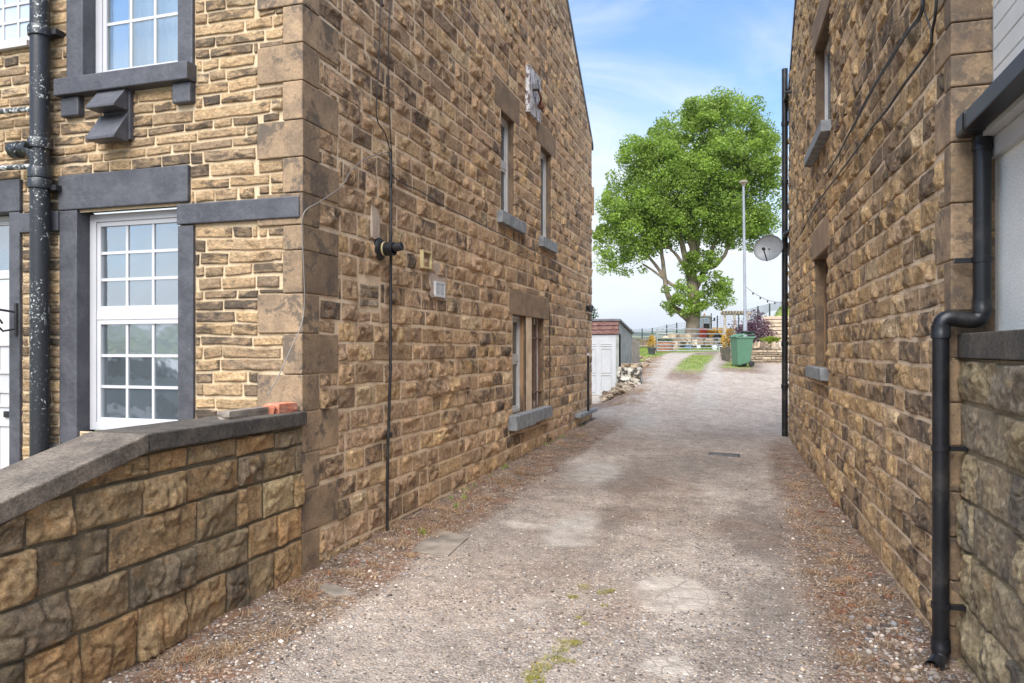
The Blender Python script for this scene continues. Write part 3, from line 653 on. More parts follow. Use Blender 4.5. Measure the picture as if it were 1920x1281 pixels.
# low wall
lw = thing('low_wall', (1.09, 3.2, -.1), 'low mossy wall of big rough blocks with a dark coping in front of the white annexe', 'wall')
LWO = Vector((1.10, 4.44, 0)); LWU = Vector((0, -1, 0)); LWN = Vector((-1, 0, 0))
cz = [-.3, -.05, .24, .52, .78, 1.03, 1.27, 1.50]
rockwall('stonework', LWO, LWU, LWN, 0, 3.2, -.3, 1.50, M['mossy_stone'], lw, courses=cz, wl=(.32, .6), depth=(.02, .045), seed=41, soot=(.05, .85), gap=.014, rough=1.15)
sheet('pointing', LWO, LWU, LWN, [(0, 3.2, -.3, 1.5)], M['mortar_moss'], lw, .004)
MB().box(1.101, AX-.001, 1.24, 4.43, -.3, 1.5).build('core', M['mortar_dark'], lw)
for a, b in ((4.185, 4.43), (3.2, 4.18), (2.2, 3.195), (1.24, 2.195)):
    MB().box(1.07, AX-.002, a, b, 1.504, 1.63+random.uniform(-.003, .003)).build('coping_stone', M['coping'], lw, bevel=.006)

# ================================================================== GARDEN WALL LEFT
GX = -2.872
gw = thing('garden_wall', (GX, 3, 0), 'low garden wall of big mossy sandstone blocks with a dark sloping coping, bottom left', 'wall')
y_b = 2.99; zt = 1.13; cs = .243
def coptop(y): return zt if y > y_b else zt-cs*(y_b-y)
GWO = Vector((GX, FY-.028, 0)); GWU = Vector((0, -1, 0)); GWN = Vector((1, 0, 0))
cz = [-.4, -.02, .27, .49, .72, .91, 1.03]
rockwall('stonework', GWO, GWU, GWN, .0, 3.4, -.4, 1.03, M['garden_stone'], gw, courses=cz, wl=(.20, .42), depth=(.018, .044), ztop=lambda u: coptop(FY-.028-u)-.1+.06, zclip=lambda u: np.where(FY-.028-u > y_b, zt, zt-cs*(y_b-(FY-.028-u)))-.095, seed=52, soot=(.0, .72), gap=.010, rough=1.0, dmin=.011)
ys_ = [FY-.03, y_b, 1.0]
m = MB(); 
def gwpoly(x): return [(x, ys_[0], -.4), (x, ys_[0], zt-.095), (x, y_b, zt-.095), (x, 1.0, coptop(1.0)-.095), (x, 1.0, -.4)]
m.prism(gwpoly(GX+.004), (-.28, 0, 0)); m.build('core', M['mortar_dark'], gw)
MB().prism([(GX+.05, ys_[0], zt-.092), (GX+.05, ys_[0], zt), (GX+.05, y_b+.003, zt), (GX+.05, y_b+.003, zt-.092)], (-.37, 0, 0)).build('coping_stone', M['coping'], gw, bevel=.008)
MB().prism([(GX+.052, y_b-.003, zt-.092), (GX+.052, y_b-.003, zt), (GX+.052, 1.0, coptop(1.0)), (GX+.052, 1.0, coptop(1.0)-.092)], (-.375, 0, 0)).build('coping_stone', M['coping_slab'], gw, bevel=.008)
# loose stone and broken brick on the coping
def chunk(name, c, dims, rz, mat, label=None, cat=None, group=None, seed=0, parent=None, cuts=2, amp=.12, tilt=0):
    bm = bmesh.new(); bmesh.ops.create_cube(bm, size=1); bmesh.ops.subdivide_edges(bm, edges=bm.edges[:], cuts=cuts, use_grid_fill=True)
    P = np.array([v.co for v in bm.verts]); n = np.stack([vnoise(P*1.9+seed*7.1+k*31) for k in range(3)], 1)
    R = Matrix.Rotation(rz, 3, 'Z') @ Matrix.Rotation(tilt, 3, 'X')
    for i, v in enumerate(bm.verts):
        q = Vector((P[i]+n[i]*amp)); q *= (1-.10*max(0, q.length-.62)*2); v.co = R @ Vector((q.x*dims[0], q.y*dims[1], q.z*dims[2]))+Vector(c)+Vector((0, 0, dims[2]*.45))
    me = bpy.data.meshes.new(name); bm.to_mesh(me); bm.free()
    a = me.color_attributes.new('st', 'FLOAT_COLOR', 'POINT'); rv = random.Random(seed)
    cc = [rv.uniform(.2, .95), rv.uniform(0, .5), rv.random(), 1]; a.data.foreach_set('color', cc*len(me.vertices))
    o = link(name, me, mat, parent, c); return tagd(o, label, cat, group)
p = ony(435, 776, 4.25); 
chunk('loose_stone', (onx(435, 770, -2.98).x, 3.93, zt), (.09, .42, .05), .02, M['flag'], 'long flat loose stone lying on the garden wall coping next to the broken brick', 'stone', seed=3, amp=.05)
chunk('broken_brick', (-2.93, 4.26, zt), (.10, .19, .068), -.1, M['brick'], 'broken orange red brick on the garden wall coping by the house corner', 'brick', seed=5, amp=.07)
chunk('broken_brick', (-2.96, 4.16, zt), (.07, .08, .06), .5, M['brick'], 'small chipped end piece of red brick, smaller of the two on the coping', 'brick', seed=8, amp=.10)

# ================================================================== FITTINGS ON LEFT HOUSE FRONT
pp = ony(75, HY, FY-.11)
sp = thing('soil_pipe', (pp.x, pp.y, .2), 'thick old black soil pipe with flaking white flecks beside the front door', 'drainpipe')
MB().tube([(pp.x, pp.y, .2), (pp.x, pp.y, 5.4)], .068, 20).build('pipe', M['flaked_pipe'], sp, auto=True)
for py in (270, 325, 345, 60):
    z = ony(75, py, pp.y).z; MB().lathe((pp.x, pp.y, z-.04), (0, 0, 1), [(0, .068), (.002, .082), (.06, .084), (.078, .076), (.08, .068)], 20).build('collar', M['flaked_pipe'], sp, auto=True)
for py in (352, 60, 840):
    z = ony(75, py, pp.y).z; MB().box(pp.x-.02, pp.x+.13, pp.y+.02, FY, z-.02, z+.02).build('bracket', M['iron_black'], sp)
zb = ony(45, 285, pp.y).z; e = Vector((pp.x-.22, pp.y, zb+.02))
MB().tube([Vector((pp.x, pp.y, zb-.10))]+bend((pp.x, pp.y, zb-.10), (pp.x-.09, pp.y, zb+.02), e, .05)+[e], .05, 18).build('branch', M['flaked_pipe'], sp, auto=True)
MB().lathe(e+Vector((-.05, 0, 0)), (1, 0, 0), [(0, .04), (.001, .064), (.07, .064), (.08, .052)], 18).build('branch_cap', M['flaked_pipe'], sp, auto=True)
MB().lathe((pp.x-.03, pp.y-.05, zb+.02), (-.2, -1, .1), [(0, .025), (.06, .025), (.061, .018), (.02, .018)], 14).build('capped_spur', M['iron_black'], sp, auto=True)
for k, (py, lab) in enumerate(((207, 'thin waste pipe flecked with white paint, upper of two running into the soil pipe'), (314, 'thin whitish waste pipe, lower of two running into the soil pipe'))):
    z = ony(30, py, pp.y).z; wp = MB().tube([(pp.x-1.6, pp.y+.03, z+.06), (pp.x-.14, pp.y+.01, z), (pp.x-.07, pp.y, z-.005 if k else z-.02), (pp.x-.05, pp.y, z-.08)], .021, 12).build('waste_pipe', M['flaked_white'], origin=(pp.x-.1, pp.y, z), auto=True)
    tagd(wp, lab, 'pipe')
# cowl vent
cv = thing('cowl_vent', (cowl[0], FY, cowl[2]), 'dark grey painted vent with two stacked sloping hoods under the upper window', 'vent')
zm = (cowl[2]+cowl[3])/2; m = MB()
MB().box(cowl[0]+.06, cowl[1]+.015, FY-.045, FY, cowl[2]+.02, cowl[3]).build('back_plate', M['grey_paint'], cv)
for a, b in ((zm+.02, cowl[3]-.005), (cowl[2], zm+.005)):
    x0, x1 = cowl[0]+.03, cowl[1]-.002
    MB().prism([(x0, FY-.046, b), (x0, FY-.175, a+.02), (x0, FY-.175, a), (x0, FY-.046, a)], (x1-x0, 0, 0)).build('hood', M['grey_paint'], cv, bevel=.004)
# lantern bracket beside the door
lp = ony(28, 600, FY-.03)
ln = thing('wall_lantern', (lp.x, FY-.03, 1.7), 'black wrought iron wall lantern on a curly bracket between front door and soil pipe', 'lamp')
MB().tube([(lp.x+.02, FY-.034, lp.z-.12), (lp.x+.02, FY-.034, lp.z+.13)], .018, 8).build('back_plate', M['iron_black'], ln)
m = MB(); m.tube([(lp.x+.02, FY-.04, lp.z+.06), (lp.x-.02, FY-.14, lp.z+.075), (lp.x-.05, FY-.22, lp.z+.05)], .009, 8)
m.tube([(lp.x+.02, FY-.04, lp.z-.07), (lp.x-.01, FY-.12, lp.z-.09), (lp.x-.03, FY-.17, lp.z-.03), (lp.x-.03, FY-.13, lp.z), (lp.x-.03, FY-.11, lp.z-.03)], .008, 8).build('bracket', M['iron_black'], ln)
lc = Vector((lp.x-.06, FY-.24, lp.z))
MB().lathe(lc+Vector((0, 0, .02)), (0, 0, 1), [(0, .085), (.01, .10), (.05, .05), (.07, .02), (.09, .008)], 6).build('lamp_roof', M['iron_black'], ln)
MB().lathe(lc+Vector((0, 0, -.16)), (0, 0, 1), [(0, .045), (.18, .08)], 6).build('lamp_glass', M['glass_clear'], ln)
MB().lathe(lc+Vector((0, 0, -.19)), (0, 0, 1), [(0, .01), (.02, .05), (.03, .05)], 6).build('lamp_base', M['iron_black'], ln)

# ================================================================== FITTINGS ON LEFT GABLE
def gp(px, py, off=.05): return onx(px, py, LX+off)
cd = thing('cable_conduit', tuple(gp(728, 1000)), 'straight black vertical cable conduit clipped down the left gable wall to the ground', 'conduit')
MB().tube([gp(733, 285, .07), gp(733, 480, .07), gp(732, 700, .07), gp(727, 850, .07), gp(726, 1003, .07)], .0125, 8).build('tube', M['black_plastic'], cd, auto=True)
for py in (290, 345, 455, 645, 690, 815): q = gp(732, py, .07); MB().lathe(q-Vector((0, 0, .02)), (0, 0, 1), [(0, .016), (.04, .016)], 8).build('coupling', M['black_plastic'], cd)
def wire(pts, r, mat, label, off=.055, f=None, cat='cable', grp=None):
    P = [(f or gp)(a, b, off+random.uniform(-.008, .012)) for a, b in pts]; Q = []
    for i in range(len(P)-1):
        for k in range(4):
            a = P[max(i-1, 0)]; b = P[i]; c = P[i+1]; d = P[min(i+2, len(P)-1)]; t = k/4
            Q.append(.5*((2*b)+(c-a)*t+(2*a-5*b+4*c-d)*t*t+(3*b-a-3*c+d)*t**3))
    Q.append(P[-1]); return tagd(MB().tube(Q, r, 6).build('cable', mat, origin=tuple(P[-1]), smooth=True), label, cat, grp)
wire([(716, -30), (712, 60), (710, 130), (706, 218), (722, 250), (732, 285)], .005, M['cable'], 'thin black cable hanging nearest the house corner above the conduit')
wire([(735, -30), (729, 60), (728, 150), (731, 230), (734, 285)], .005, M['cable'], 'thin black cable running straight up out of the conduit')
wire([(734, 325), (748, 340), (790, 360), (830, 385), (900, 420), (1000, 470), (1100, 525)], .005, M['cable'], 'thin black cable slanting away from the conduit along the gable courses')
wire([(728, 285), (690, 296), (660, 318), (640, 350), (600, 378), (572, 396), (566, 425), (568, 470), (571, 560), (565, 610), (545, 655), (520, 710), (502, 742)], .0042, M['cable_grey'], 'pale grey wire looping from the conduit round the house corner to the broken brick')
wire([(1030, 575), (1031, 650), (1031, 730), (1029, 775)], .007, M['cable'], 'thin black cable running down the gable right of the barred window')
fl = thing('boiler_flue', tuple(flue_c), 'black round plastic boiler flue sticking out of the left gable wall', 'flue')
MB().lathe(flue_c+Vector((.02, 0, 0)), (1, 0, 0), [(0, .09), (.015, .094), (.03, .082), (.045, .06)], 24).build('wall_collar', M['black_plastic'], fl, auto=True)
MB().lathe(flue_c+Vector((.06, 0, 0)), (1, 0, 0), [(0, .056), (.10, .056), (.10, .048), (.02, .046)], 24).build('outer_pipe', M['black_plastic'], fl, auto=True)
MB().lathe(flue_c+Vector((.10, 0, 0)), (1, .0, .15), [(0, .036), (.13, .036), (.13, .028), (.03, .027)], 20).build('inner_pipe', M['iron_black'], fl, auto=True)
MB().lathe(flue_c+Vector((.068, 0, 0)), (1, 0, 0), [(0, .058), (.008, .06), (.014, .058)], 24).build('seal_ring', M['cream_wood'], fl, auto=True)
def frame_vent(name, px0, px1, py0, py1, mat, label, slats):
    a, b = gy(px0), gy(px1); pm = (px0+px1)/2; z1 = gzz(pm, py0); z0 = gzz(pm, py1); o = thing(name, (LX, a, z0), label, 'vent'); w = .02; x0, x1 = LX+.0, LX+.052
    MB().box(x0, x1, a, a+w, z0, z1).box(x0, x1, b-w, b, z0, z1).box(x0, x1, a+w, b-w, z1-w, z1).box(x0, x1, a+w, b-w, z0, z0+w).build('frame', mat, o, bevel=.003)
    MB().box(x0, LX+.03, a+w, b-w, z0+w, z1-w).build('backing', M['lintel'] if not slats else M['iron_black'], o)
    if slats:
        m = MB(); n = 9
        for k in range(n): z = z0+w+(z1-z0-2*w)*(k+.5)/n; m.box(LX+.035, LX+.048, a+w, b-w, z-.005, z+.005)
        m.box(LX+.036, LX+.050, (a+b)/2-.006, (a+b)/2+.006, z0+w, z1-w); m.build('grille', mat, o)
    return o
frame_vent('vent_frame', 784, 801, 471, 505, M['cream_wood'], 'empty cream wooden vent frame on the left gable wall', False)
frame_vent('air_vent', 808, 826, 529, 558, M['upvc'], 'small white slatted plastic air vent on the left gable wall', True)
a, b = gy(802), gy(830)
chunk('render_smear', (LX+.0, (a+b)/2, gzz(815, 560)), (.06, b-a+.06, .36), 0, M['render_patch'], parent=lh, seed=12, amp=.10, cuts=3)
chunk('render_smear', (LX+.0, gy(698), gzz(698, 445)), (.07, .13, .26), 0, M['render_patch'], parent=lh, seed=14, amp=.12, cuts=3)
# painted board
a, b = gy(983), gy(1005); z0 = gzz(985, 212); z1 = gzz(983, 122)
bo = thing('wall_board', (LX, a, z0), 'peeling white painted board with a rusty bracket high on the left gable', 'board')
MB().box(LX+.0, LX+.075, a, b, z0, z1).build('board', M['peeling_board'], bo, bevel=.004)
zc = z0+(z1-z0)*.45
m = MB(); m.tube([(LX+.07, (a+b)/2-.1, zc+.1), (LX+.14, (a+b)/2-.1, zc+.08), (LX+.16, (a+b)/2+.0, zc-.03), (LX+.10, (a+b)/2+.12, zc-.08)], .018, 8)
m.ell((LX+.12, (a+b)/2+.14, zc-.08), (.05, .05, .06), 10, 6).build('bracket', M['rust'], bo, smooth=True)
MB().box(LX+.08, LX+.16, (a+b)/2-.16, (a+b)/2-.06, zc+.06, zc+.14).build('fixing_box', M['lead'], bo, bevel=.005)
q = gp(1098, 577, .0); sl_ = thing('wall_spotlight', tuple(q), 'small dark spotlight near the far corner of the left gable', 'light')
MB().box(LX, LX+.03, q.y-.06, q.y+.06, q.z-.08, q.z+.06).build('back_box', M['iron_black'], sl_)
MB().lathe(q+Vector((.03, 0, 0)), (1, -.3, -.3), [(0, .04), (.05, .06), (.09, .075), (.10, .07)], 12).build('lamp_head', M['iron_black'], sl_, auto=True)
q0, q1 = gp(1103, 665, .13), gp(1106, 780, .13)
st = thing('standpipe', (q1.x, q1.y, .4), 'short black pipe with a pale cap at the far foot of the left gable', 'pipe')
MB().tube([(q0.x, q0.y, q0.z), (q0.x, q0.y, .4)], .022, 10).build('pipe', M['black_plastic'], st, auto=True)
MB().lathe((q0.x, q0.y, q0.z-.02), (0, 0, 1), [(0, .03), (.05, .03)], 10).build('cap', M['upvc_old'], st)
q = gp(669, 852, .045)

# ================================================================== FITTINGS ON RIGHT GABLE
rp = lambda px, py, off=.05: onr(px, py, off)
wire([(1735, -40), (1726, 25), (1700, 62), (1668, 112), (1645, 150), (1620, 195), (1596, 243), (1566, 300), (1545, 330)], .008, M['cable'], 'thick black cable looping high across the right gable, upper of the two', .06, rp)
wire([(1737, -40), (1728, 28), (1702, 62), (1670, 114), (1647, 150), (1622, 196), (1598, 244)], .006, M['cable'], 'thin black cable twisted with the thick upper one on the right gable', .085, rp)
wire([(1758, -40), (1754, 25), (1748, 60), (1744, 90), (1720, 125), (1690, 165), (1667, 200), (1635, 240), (1600, 290), (1570, 330), (1530, 385), (1500, 440)], .008, M['cable'], 'thick black cable lowest on the right gable, slanting down from near the quoins', .06, rp)
wire([(1728, 0), (1736, 30), (1745, 55), (1745, 88)], .005, M['cable'], 'short slack black cable joining the two bundles near the top of the right gable', .07, rp)
uP = REND-.06
def rloc(u, n, z): return RO+RU*u+RN*n+Vector((0, 0, z))
d2 = thing('downpipe', tuple(rloc(uP, .09, -.03)), 'long thin black downpipe at the far corner of the right gable', 'drainpipe')
ztp = rr(1482, 127)[1]; 
MB().tube([rloc(uP, .09, -.02), rloc(uP, .09, ztp)], .052, 16).build('pipe', M['black_plastic'], d2, auto=True)
for py in (460, 645, 725, 340, 230): z = rr(1482, py)[1]; MB().lathe(rloc(uP, .09, z-.04), (0, 0, 1), [(0, .052), (.002, .062), (.07, .062), (.08, .052)], 16).build('collar', M['black_plastic'], d2, auto=True)
z = rr(1484, 470)[1]; A = rloc(uP, .09, z); B = rloc(uP-.22, .09, z+.3); C_ = rloc(uP-.25, -.02, z+.36)
MB().tube([A]+bend(A, rloc(uP-.1, .10, z+.28), B, .1)+[B, C_], .045, 14).build('branch', M['black_plastic'], d2, auto=True)
z = rr(1492, 152)[1]; MB().tube([rloc(uP-.02, .09, z), rloc(uP-.45, .1, z), rloc(uP-.5, -.02, z)], .03, 10).build('branch', M['black_plastic'], d2, auto=True)
z = rr(1490, 345)[1]; MB().box(0, 0.01, 0, .01, 0, .01) 
# satellite dish
dc = at(1441, 466, 13.1); wallp = rloc(REND-.05, .02, dc.z)
sa = thing('satellite_dish', tuple(rloc(REND, 0, dc.z)), 'grey satellite dish on an arm at the far corner of the right gable', 'dish')
nd = Vector((-.35, -.95, .25)).normalized(); a = nd.orthogonal().normalized(); b = nd.cross(a)
xa = Vector((nd.y, -nd.x, 0)).normalized(); za = xa.cross(nd)*-1; 
if za.z < 0: za = -za
vs = []; fs = []; nr_, ns = 6, 28
for side in (0, 1):
    for i in range(nr_+1):
        r = i/nr_
        for k in range(ns):
            t = 2*math.pi*k/ns; vs.append(dc+xa*(.26*r*math.cos(t))+za*(.24*r*math.sin(t))+nd*(.07*r*r-.035-.012*side))
for s in (0, 1):
    o = s*(nr_+1)*ns
    for i in range(nr_):
        for k in range(ns): q = (o+i*ns+k, o+i*ns+(k+1) % ns, o+(i+1)*ns+(k+1) % ns, o+(i+1)*ns+k); fs.append(q if s else q[::-1])
o = (nr_+1)*ns
for k in range(ns): fs.append((nr_*ns+k, nr_*ns+(k+1) % ns, o+nr_*ns+(k+1) % ns, o+nr_*ns+k))
MB().add(vs, fs).build('reflector', M['dish'], sa, smooth=True)
f1 = dc-za*.24+nd*.02; f2 = dc-za*.12+nd*.30-xa*.02
MB().tube([f1, f2], .010, 8).build('feed_arm', M['iron_black'], sa); MB().lathe(f2, -nd+za*.3, [(-.03, .022), (.0, .03), (.05, .02)], 12).build('receiver', M['iron_black'], sa)
MB().tube([dc-nd*.03, dc-nd*.12, wallp+Vector((-.12, .0, -.04)), wallp], .018, 10).build('bracket', M['iron_black'], sa)
MB().box(wallp.x-.03, wallp.x+.02, wallp.y-.05, wallp.y+.04, wallp.z-.12, wallp.z+.10).build('wall_plate', M['iron_black'], sa)
# ================================================================== GROUND
def hp(px, py): p = hit(px, py); return (p.x, p.y)
_hc = {}
def HP(px, py):
    if (px, py) not in _hc: _hc[(px, py)] = hp(px, py)
    return _hc[(px, py)]
def ground_attrs(X, Y):
    P = np.stack([X*1., Y*1., X*0], 1); nz = fbm(P*1.7, 4); nf = fbm(P*6+9, 3); nb = fbm(P*.55+4, 3)
    def blob(cx, cy, rx, ry, k=.5, s=.35): d = np.sqrt(((X-cx)/rx)**2+((Y-cy)/ry)**2)+k*nz+.32*nf; return 1-sstep(1-s, 1+s, d)
    B = lambda px, py, rx, ry, **k: blob(*HP(px, py), rx, ry, **k)
    up = sstep(13, 16, Y)
    # dirt verges along both walls
    dl = 1-sstep(-.09, .10, X+2.28+.10*nz+.05*nf-.012*(Y-4)); dl = dl*(1-sstep(13.0, 15.5, Y))
    dr_ = sstep(-.18, .2, X-.36+.14*nz+.06*nf-.0*(Y)); dr_ = dr_*(1-sstep(11.5, 15, Y))
    dirt = np.maximum(dl, dr_); dirt = np.maximum(dirt, .45*B(1230, 930, .5, 1.2)); dirt = np.maximum(dirt, .4*sstep(.0, .5, fbm(P*.9+31, 3))*(1-up))
    # upper driveway
    ex = -2.75-.055*np.clip(Y-17, 0, 20)
    emb = (1-sstep(-.1, .55, X-ex+.2*nz))*sstep(15.5, 17.5, Y)*sstep(-1.6, -1.0, X-ex)     # weedy bank left of the drive
    dirt = np.maximum(dirt, emb*.95)
    cen = (1-sstep(.30, .62, np.abs(X+1.62+.1*nz)))*sstep(19.5, 21.5, Y)
    gr = (1-sstep(.30, .55, np.abs(X+1.62+.12*nz)))*sstep(22.0, 23.6, Y+1.2*nz)*(1-sstep(31.5, 33, Y))
    gr = np.maximum(gr, (1-sstep(.25, .6, np.abs(X+.25-.02*(Y-24)+.15*nz)))*sstep(24.0, 25.2, Y+nz)*(1-sstep(31, 32.5, Y))*.9)
    gr = np.maximum(gr, (1-sstep(-.2, .2, X+3.15+.2*nz))*sstep(24.5, 27, Y+nz)*(1-sstep(60, 61, Y)))
    gr = np.maximum(gr, sstep(33.3, 34.3, Y+.4*nz)*(1-.95*(1-sstep(.7, 1.2, np.abs(X+1.6-.35*(Y-34)))) * (1-sstep(38, 41, Y))))
    gr = np.maximum(gr, sstep(4.0, 6., X)*sstep(30, 32, Y))
    gr = np.maximum(gr, 1-sstep(-9, -8, X)); gr = np.maximum(gr, sstep(60, 61, Y))
    dirt = np.maximum(dirt, cen*(1-gr)*.75*sstep(20, 21.5, Y+.8*nz)); dirt = np.maximum(dirt, (1-sstep(.3, 1.0, np.abs(X+.1+.2*nz)))*sstep(23, 24, Y)*(1-sstep(31, 32, Y))*.9)
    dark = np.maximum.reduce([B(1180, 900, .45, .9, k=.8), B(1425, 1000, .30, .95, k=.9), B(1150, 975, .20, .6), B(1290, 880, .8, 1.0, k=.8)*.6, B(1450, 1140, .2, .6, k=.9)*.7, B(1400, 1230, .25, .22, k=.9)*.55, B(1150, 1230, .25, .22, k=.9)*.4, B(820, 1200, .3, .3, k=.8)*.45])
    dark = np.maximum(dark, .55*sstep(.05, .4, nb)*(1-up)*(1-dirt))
    conc = np.maximum.reduce([B(1268, 1110, .26, .36, k=.75, s=.10), B(1255, 1250, .12, .10, k=.5), B(985, 985, .20, .13, k=.4)*.9, B(1345, 925, .13, .2, k=.4)*.7, B(1020, 1130, .12, .09, k=.5)*.7, B(1090, 860, .10, .5)*.5])
    grey = np.maximum.reduce([B(1075, 990, .22, .55, k=.35), B(1115, 885, .30, .8, k=.35)*.9, B(1200, 790, .35, 1.2)*.5])
    tr = np.maximum((1-sstep(.25, .5, np.abs(X+2.55+.1*nz))), (1-sstep(.18, .42, np.abs(X+.86+.1*nz))))*sstep(15, 18, Y)*(1-sstep(33, 34, Y))
    grey = np.maximum(grey, tr*.5*(1-gr))
    beige = up*(1-dirt)*.9
    beige = np.maximum(beige, .6*(1-sstep(.3, .8, np.abs(X+1.9+.2*nz)))*(1-sstep(4.5, 6.0, Y))); beige = np.maximum(beige, .5*(1-sstep(3.2, 4.2, Y+.4*nz)))
    return np.stack([dirt, gr, dark], 1), np.stack([conc, grey, beige], 1)
xs_ = np.unique(np.round(np.concatenate([np.arange(-14, -3.2, .35), np.arange(-3.2, 1.4, .045), np.arange(1.4, 14.1, .35)]), 4))
ysl = [-3.0]
while ysl[-1] < 62: y = ysl[-1]; ysl.append(y+(.3 if y < 2 else .035+max(0, y-4)*.0085))
ysl = np.array(ysl); GXm, GYm = np.meshgrid(xs_, ysl); gxf, gyf = GXm.ravel(), GYm.ravel()
A1, A2 = ground_attrs(gxf, gyf)
Pn = np.stack([gxf, gyf, gxf*0], 1)
P_ = np.stack([gxf, gyf, gxf*0], 1)
zz = gz(gxf, gyf)+.014*fbm(P_*2.2, 3)+.010*A1[:, 0]*fbm(P_*9, 3)+.004*A2[:, 0]-.006*A2[:, 1]
zz = zz+.05*A1[:, 0]*sstep(-2.3, -2.85, gxf)*(gyf < 14)*(.5+.5*fbm(P_*3, 2))
ZG = zz.reshape(GXm.shape)
def gsurf(X, Y):
    X = np.asarray(X, float); Y = np.asarray(Y, float)
    i = np.clip(np.searchsorted(xs_, X)-1, 0, len(xs_)-2); j = np.clip(np.searchsorted(ysl, Y)-1, 0, len(ysl)-2)
    u = np.clip((X-xs_[i])/(xs_[i+1]-xs_[i]), 0, 1); v = np.clip((Y-ysl[j])/(ysl[j+1]-ysl[j]), 0, 1)
    return (ZG[j, i]*(1-u)+ZG[j, i+1]*u)*(1-v)+(ZG[j+1, i]*(1-u)+ZG[j+1, i+1]*u)*v
V = np.stack([gxf, gyf, zz], 1); r, c = GXm.shape; idx = np.arange(r*c).reshape(r, c)
FQ = np.stack([idx[:-1, :-1], idx[:-1, 1:], idx[1:, 1:], idx[1:, :-1]], -1).reshape(-1, 4)
me = np_mesh('driveway', V, FQ, {'g1': A1, 'g2': A2})
t = NT('driveway'); a = t.attr('g1'); b = t.attr('g2')
peb = t.n('ShaderNodeTexVoronoi'); peb.inputs['Scale'].default_value = 62; dv = t.noise(20, 2, col=True); vadd = t.n('ShaderNodeVectorMath'); vadd.operation = 'MULTIPLY_ADD'; t.l(dv, vadd.inputs[0]); vadd.inputs[1].default_value = (.02, .02, .02); t.l(t.pos, vadd.inputs[2]); t.l(vadd.outputs[0], peb.inputs['Vector'])
sepc = t.n('ShaderNodeSeparateColor'); t.l(peb.outputs['Color'], sepc.inputs[0])
peb2 = t.n('ShaderNodeTexVoronoi'); peb2.inputs['Scale'].default_value = 130; t.l(t.pos, peb2.inputs['Vector']); sep2 = t.n('ShaderNodeSeparateColor'); t.l(peb2.outputs['Color'], sep2.inputs[0])
stops = [(0, (.10, .08, .07)), (.16, (.24, .195, .165)), (.34, (.35, .28, .225)), (.5, (.41, .34, .285)), (.63, (.30, .29, .29)), (.75, (.48, .36, .26)), (.86, (.55, .48, .41)), (.96, (.70, .64, .57))]
pc = t.ramp(sepc.outputs[0], stops, True); pc2 = t.ramp(sep2.outputs[0], stops, True)
col = t.mix(t.rng(t.noise(9, 5, .6), .42, .58), pc, pc2)
bind = t.mix(t.rng(t.noise(3, 6), .35, .65), (.22, .185, .155), (.33, .285, .245))
gapf = t.rng(peb.outputs['Distance'], .30, .62); col = t.mix(t.math('MULTIPLY', gapf, .45), col, bind)
col = t.mix(t.rng(t.noise(1.6, 6, .65), .44, .66, 0, .35), col, bind)
col = t.hsv(col, t.rng(t.noise(.8, 6, .6), .3, .7, .84, 1.16))
beige = t.mix(t.rng(t.noise(2.5, 7, .65), .35, .65), (.42, .33, .26), (.58, .48, .39)); beige = t.mix(.4, beige, pc)
col = t.mix(t.math('MULTIPLY', b[2], .62), col, beige)
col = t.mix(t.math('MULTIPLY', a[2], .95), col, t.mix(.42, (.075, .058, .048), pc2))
gcol = t.hsv((.40, .385, .355), t.rng(t.noise(60, 5, .7), .3, .7, .75, 1.25)); col = t.mix(t.math('MULTIPLY', b[1], .85), col, t.mix(.25, gcol, pc2))
crk = t.rng(t.vor(5.5, 'DISTANCE_TO_EDGE', vec=vadd.outputs[0]), .008, .03); ccol_ = t.mix(t.rng(t.noise(10, 6, .7), .35, .65), (.40, .35, .30), (.54, .48, .42)); ccol_ = t.mix(crk, (.30, .25, .21), ccol_)
col = t.mix(t.math('MULTIPLY', b[0], .88), col, ccol_)
dcol = t.mix(t.rng(t.noise(6, 7, .65), .38, .62), (.095, .058, .034), (.21, .14, .092)); dcol = t.mix(t.rng(t.noise(2.2, 7, .65), .46, .60, 0, .8), dcol, (.16, .068, .028))
dcol = t.mix(t.rng(sepc.outputs[1], .66, .68, 0, .5), dcol, pc)
col = t.mix(t.math('MULTIPLY', a[0], .95), col, dcol)
grc = t.mix(t.rng(t.noise(4, 7, .7), .35, .62), (.10, .17, .025), (.26, .30, .06)); grc = t.mix(t.rng(t.noise(1.3, 6), .55, .7, 0, .6), grc, (.36, .28, .12))
col = t.mix(a[1], col, grc)
col = t.hsv(col, t.rng(t.noise(6.5, 9, .78), .3, .7, .74, 1.30)); col = t.mix(1.0, t.hsv(col, .97, .92), (1.0, .98, .95), 'MULTIPLY')
bm_ = t.bump(t.math('SUBTRACT', 1, peb.outputs['Distance']), .75, .011); bm_ = t.bump(t.noise(220, 3, .6), .6, .003, bm_)
t.fin(col, .9, bm_)
tagd(link('driveway', me, t.m, origin=(0, 0, 0), smooth=True), kind='structure')
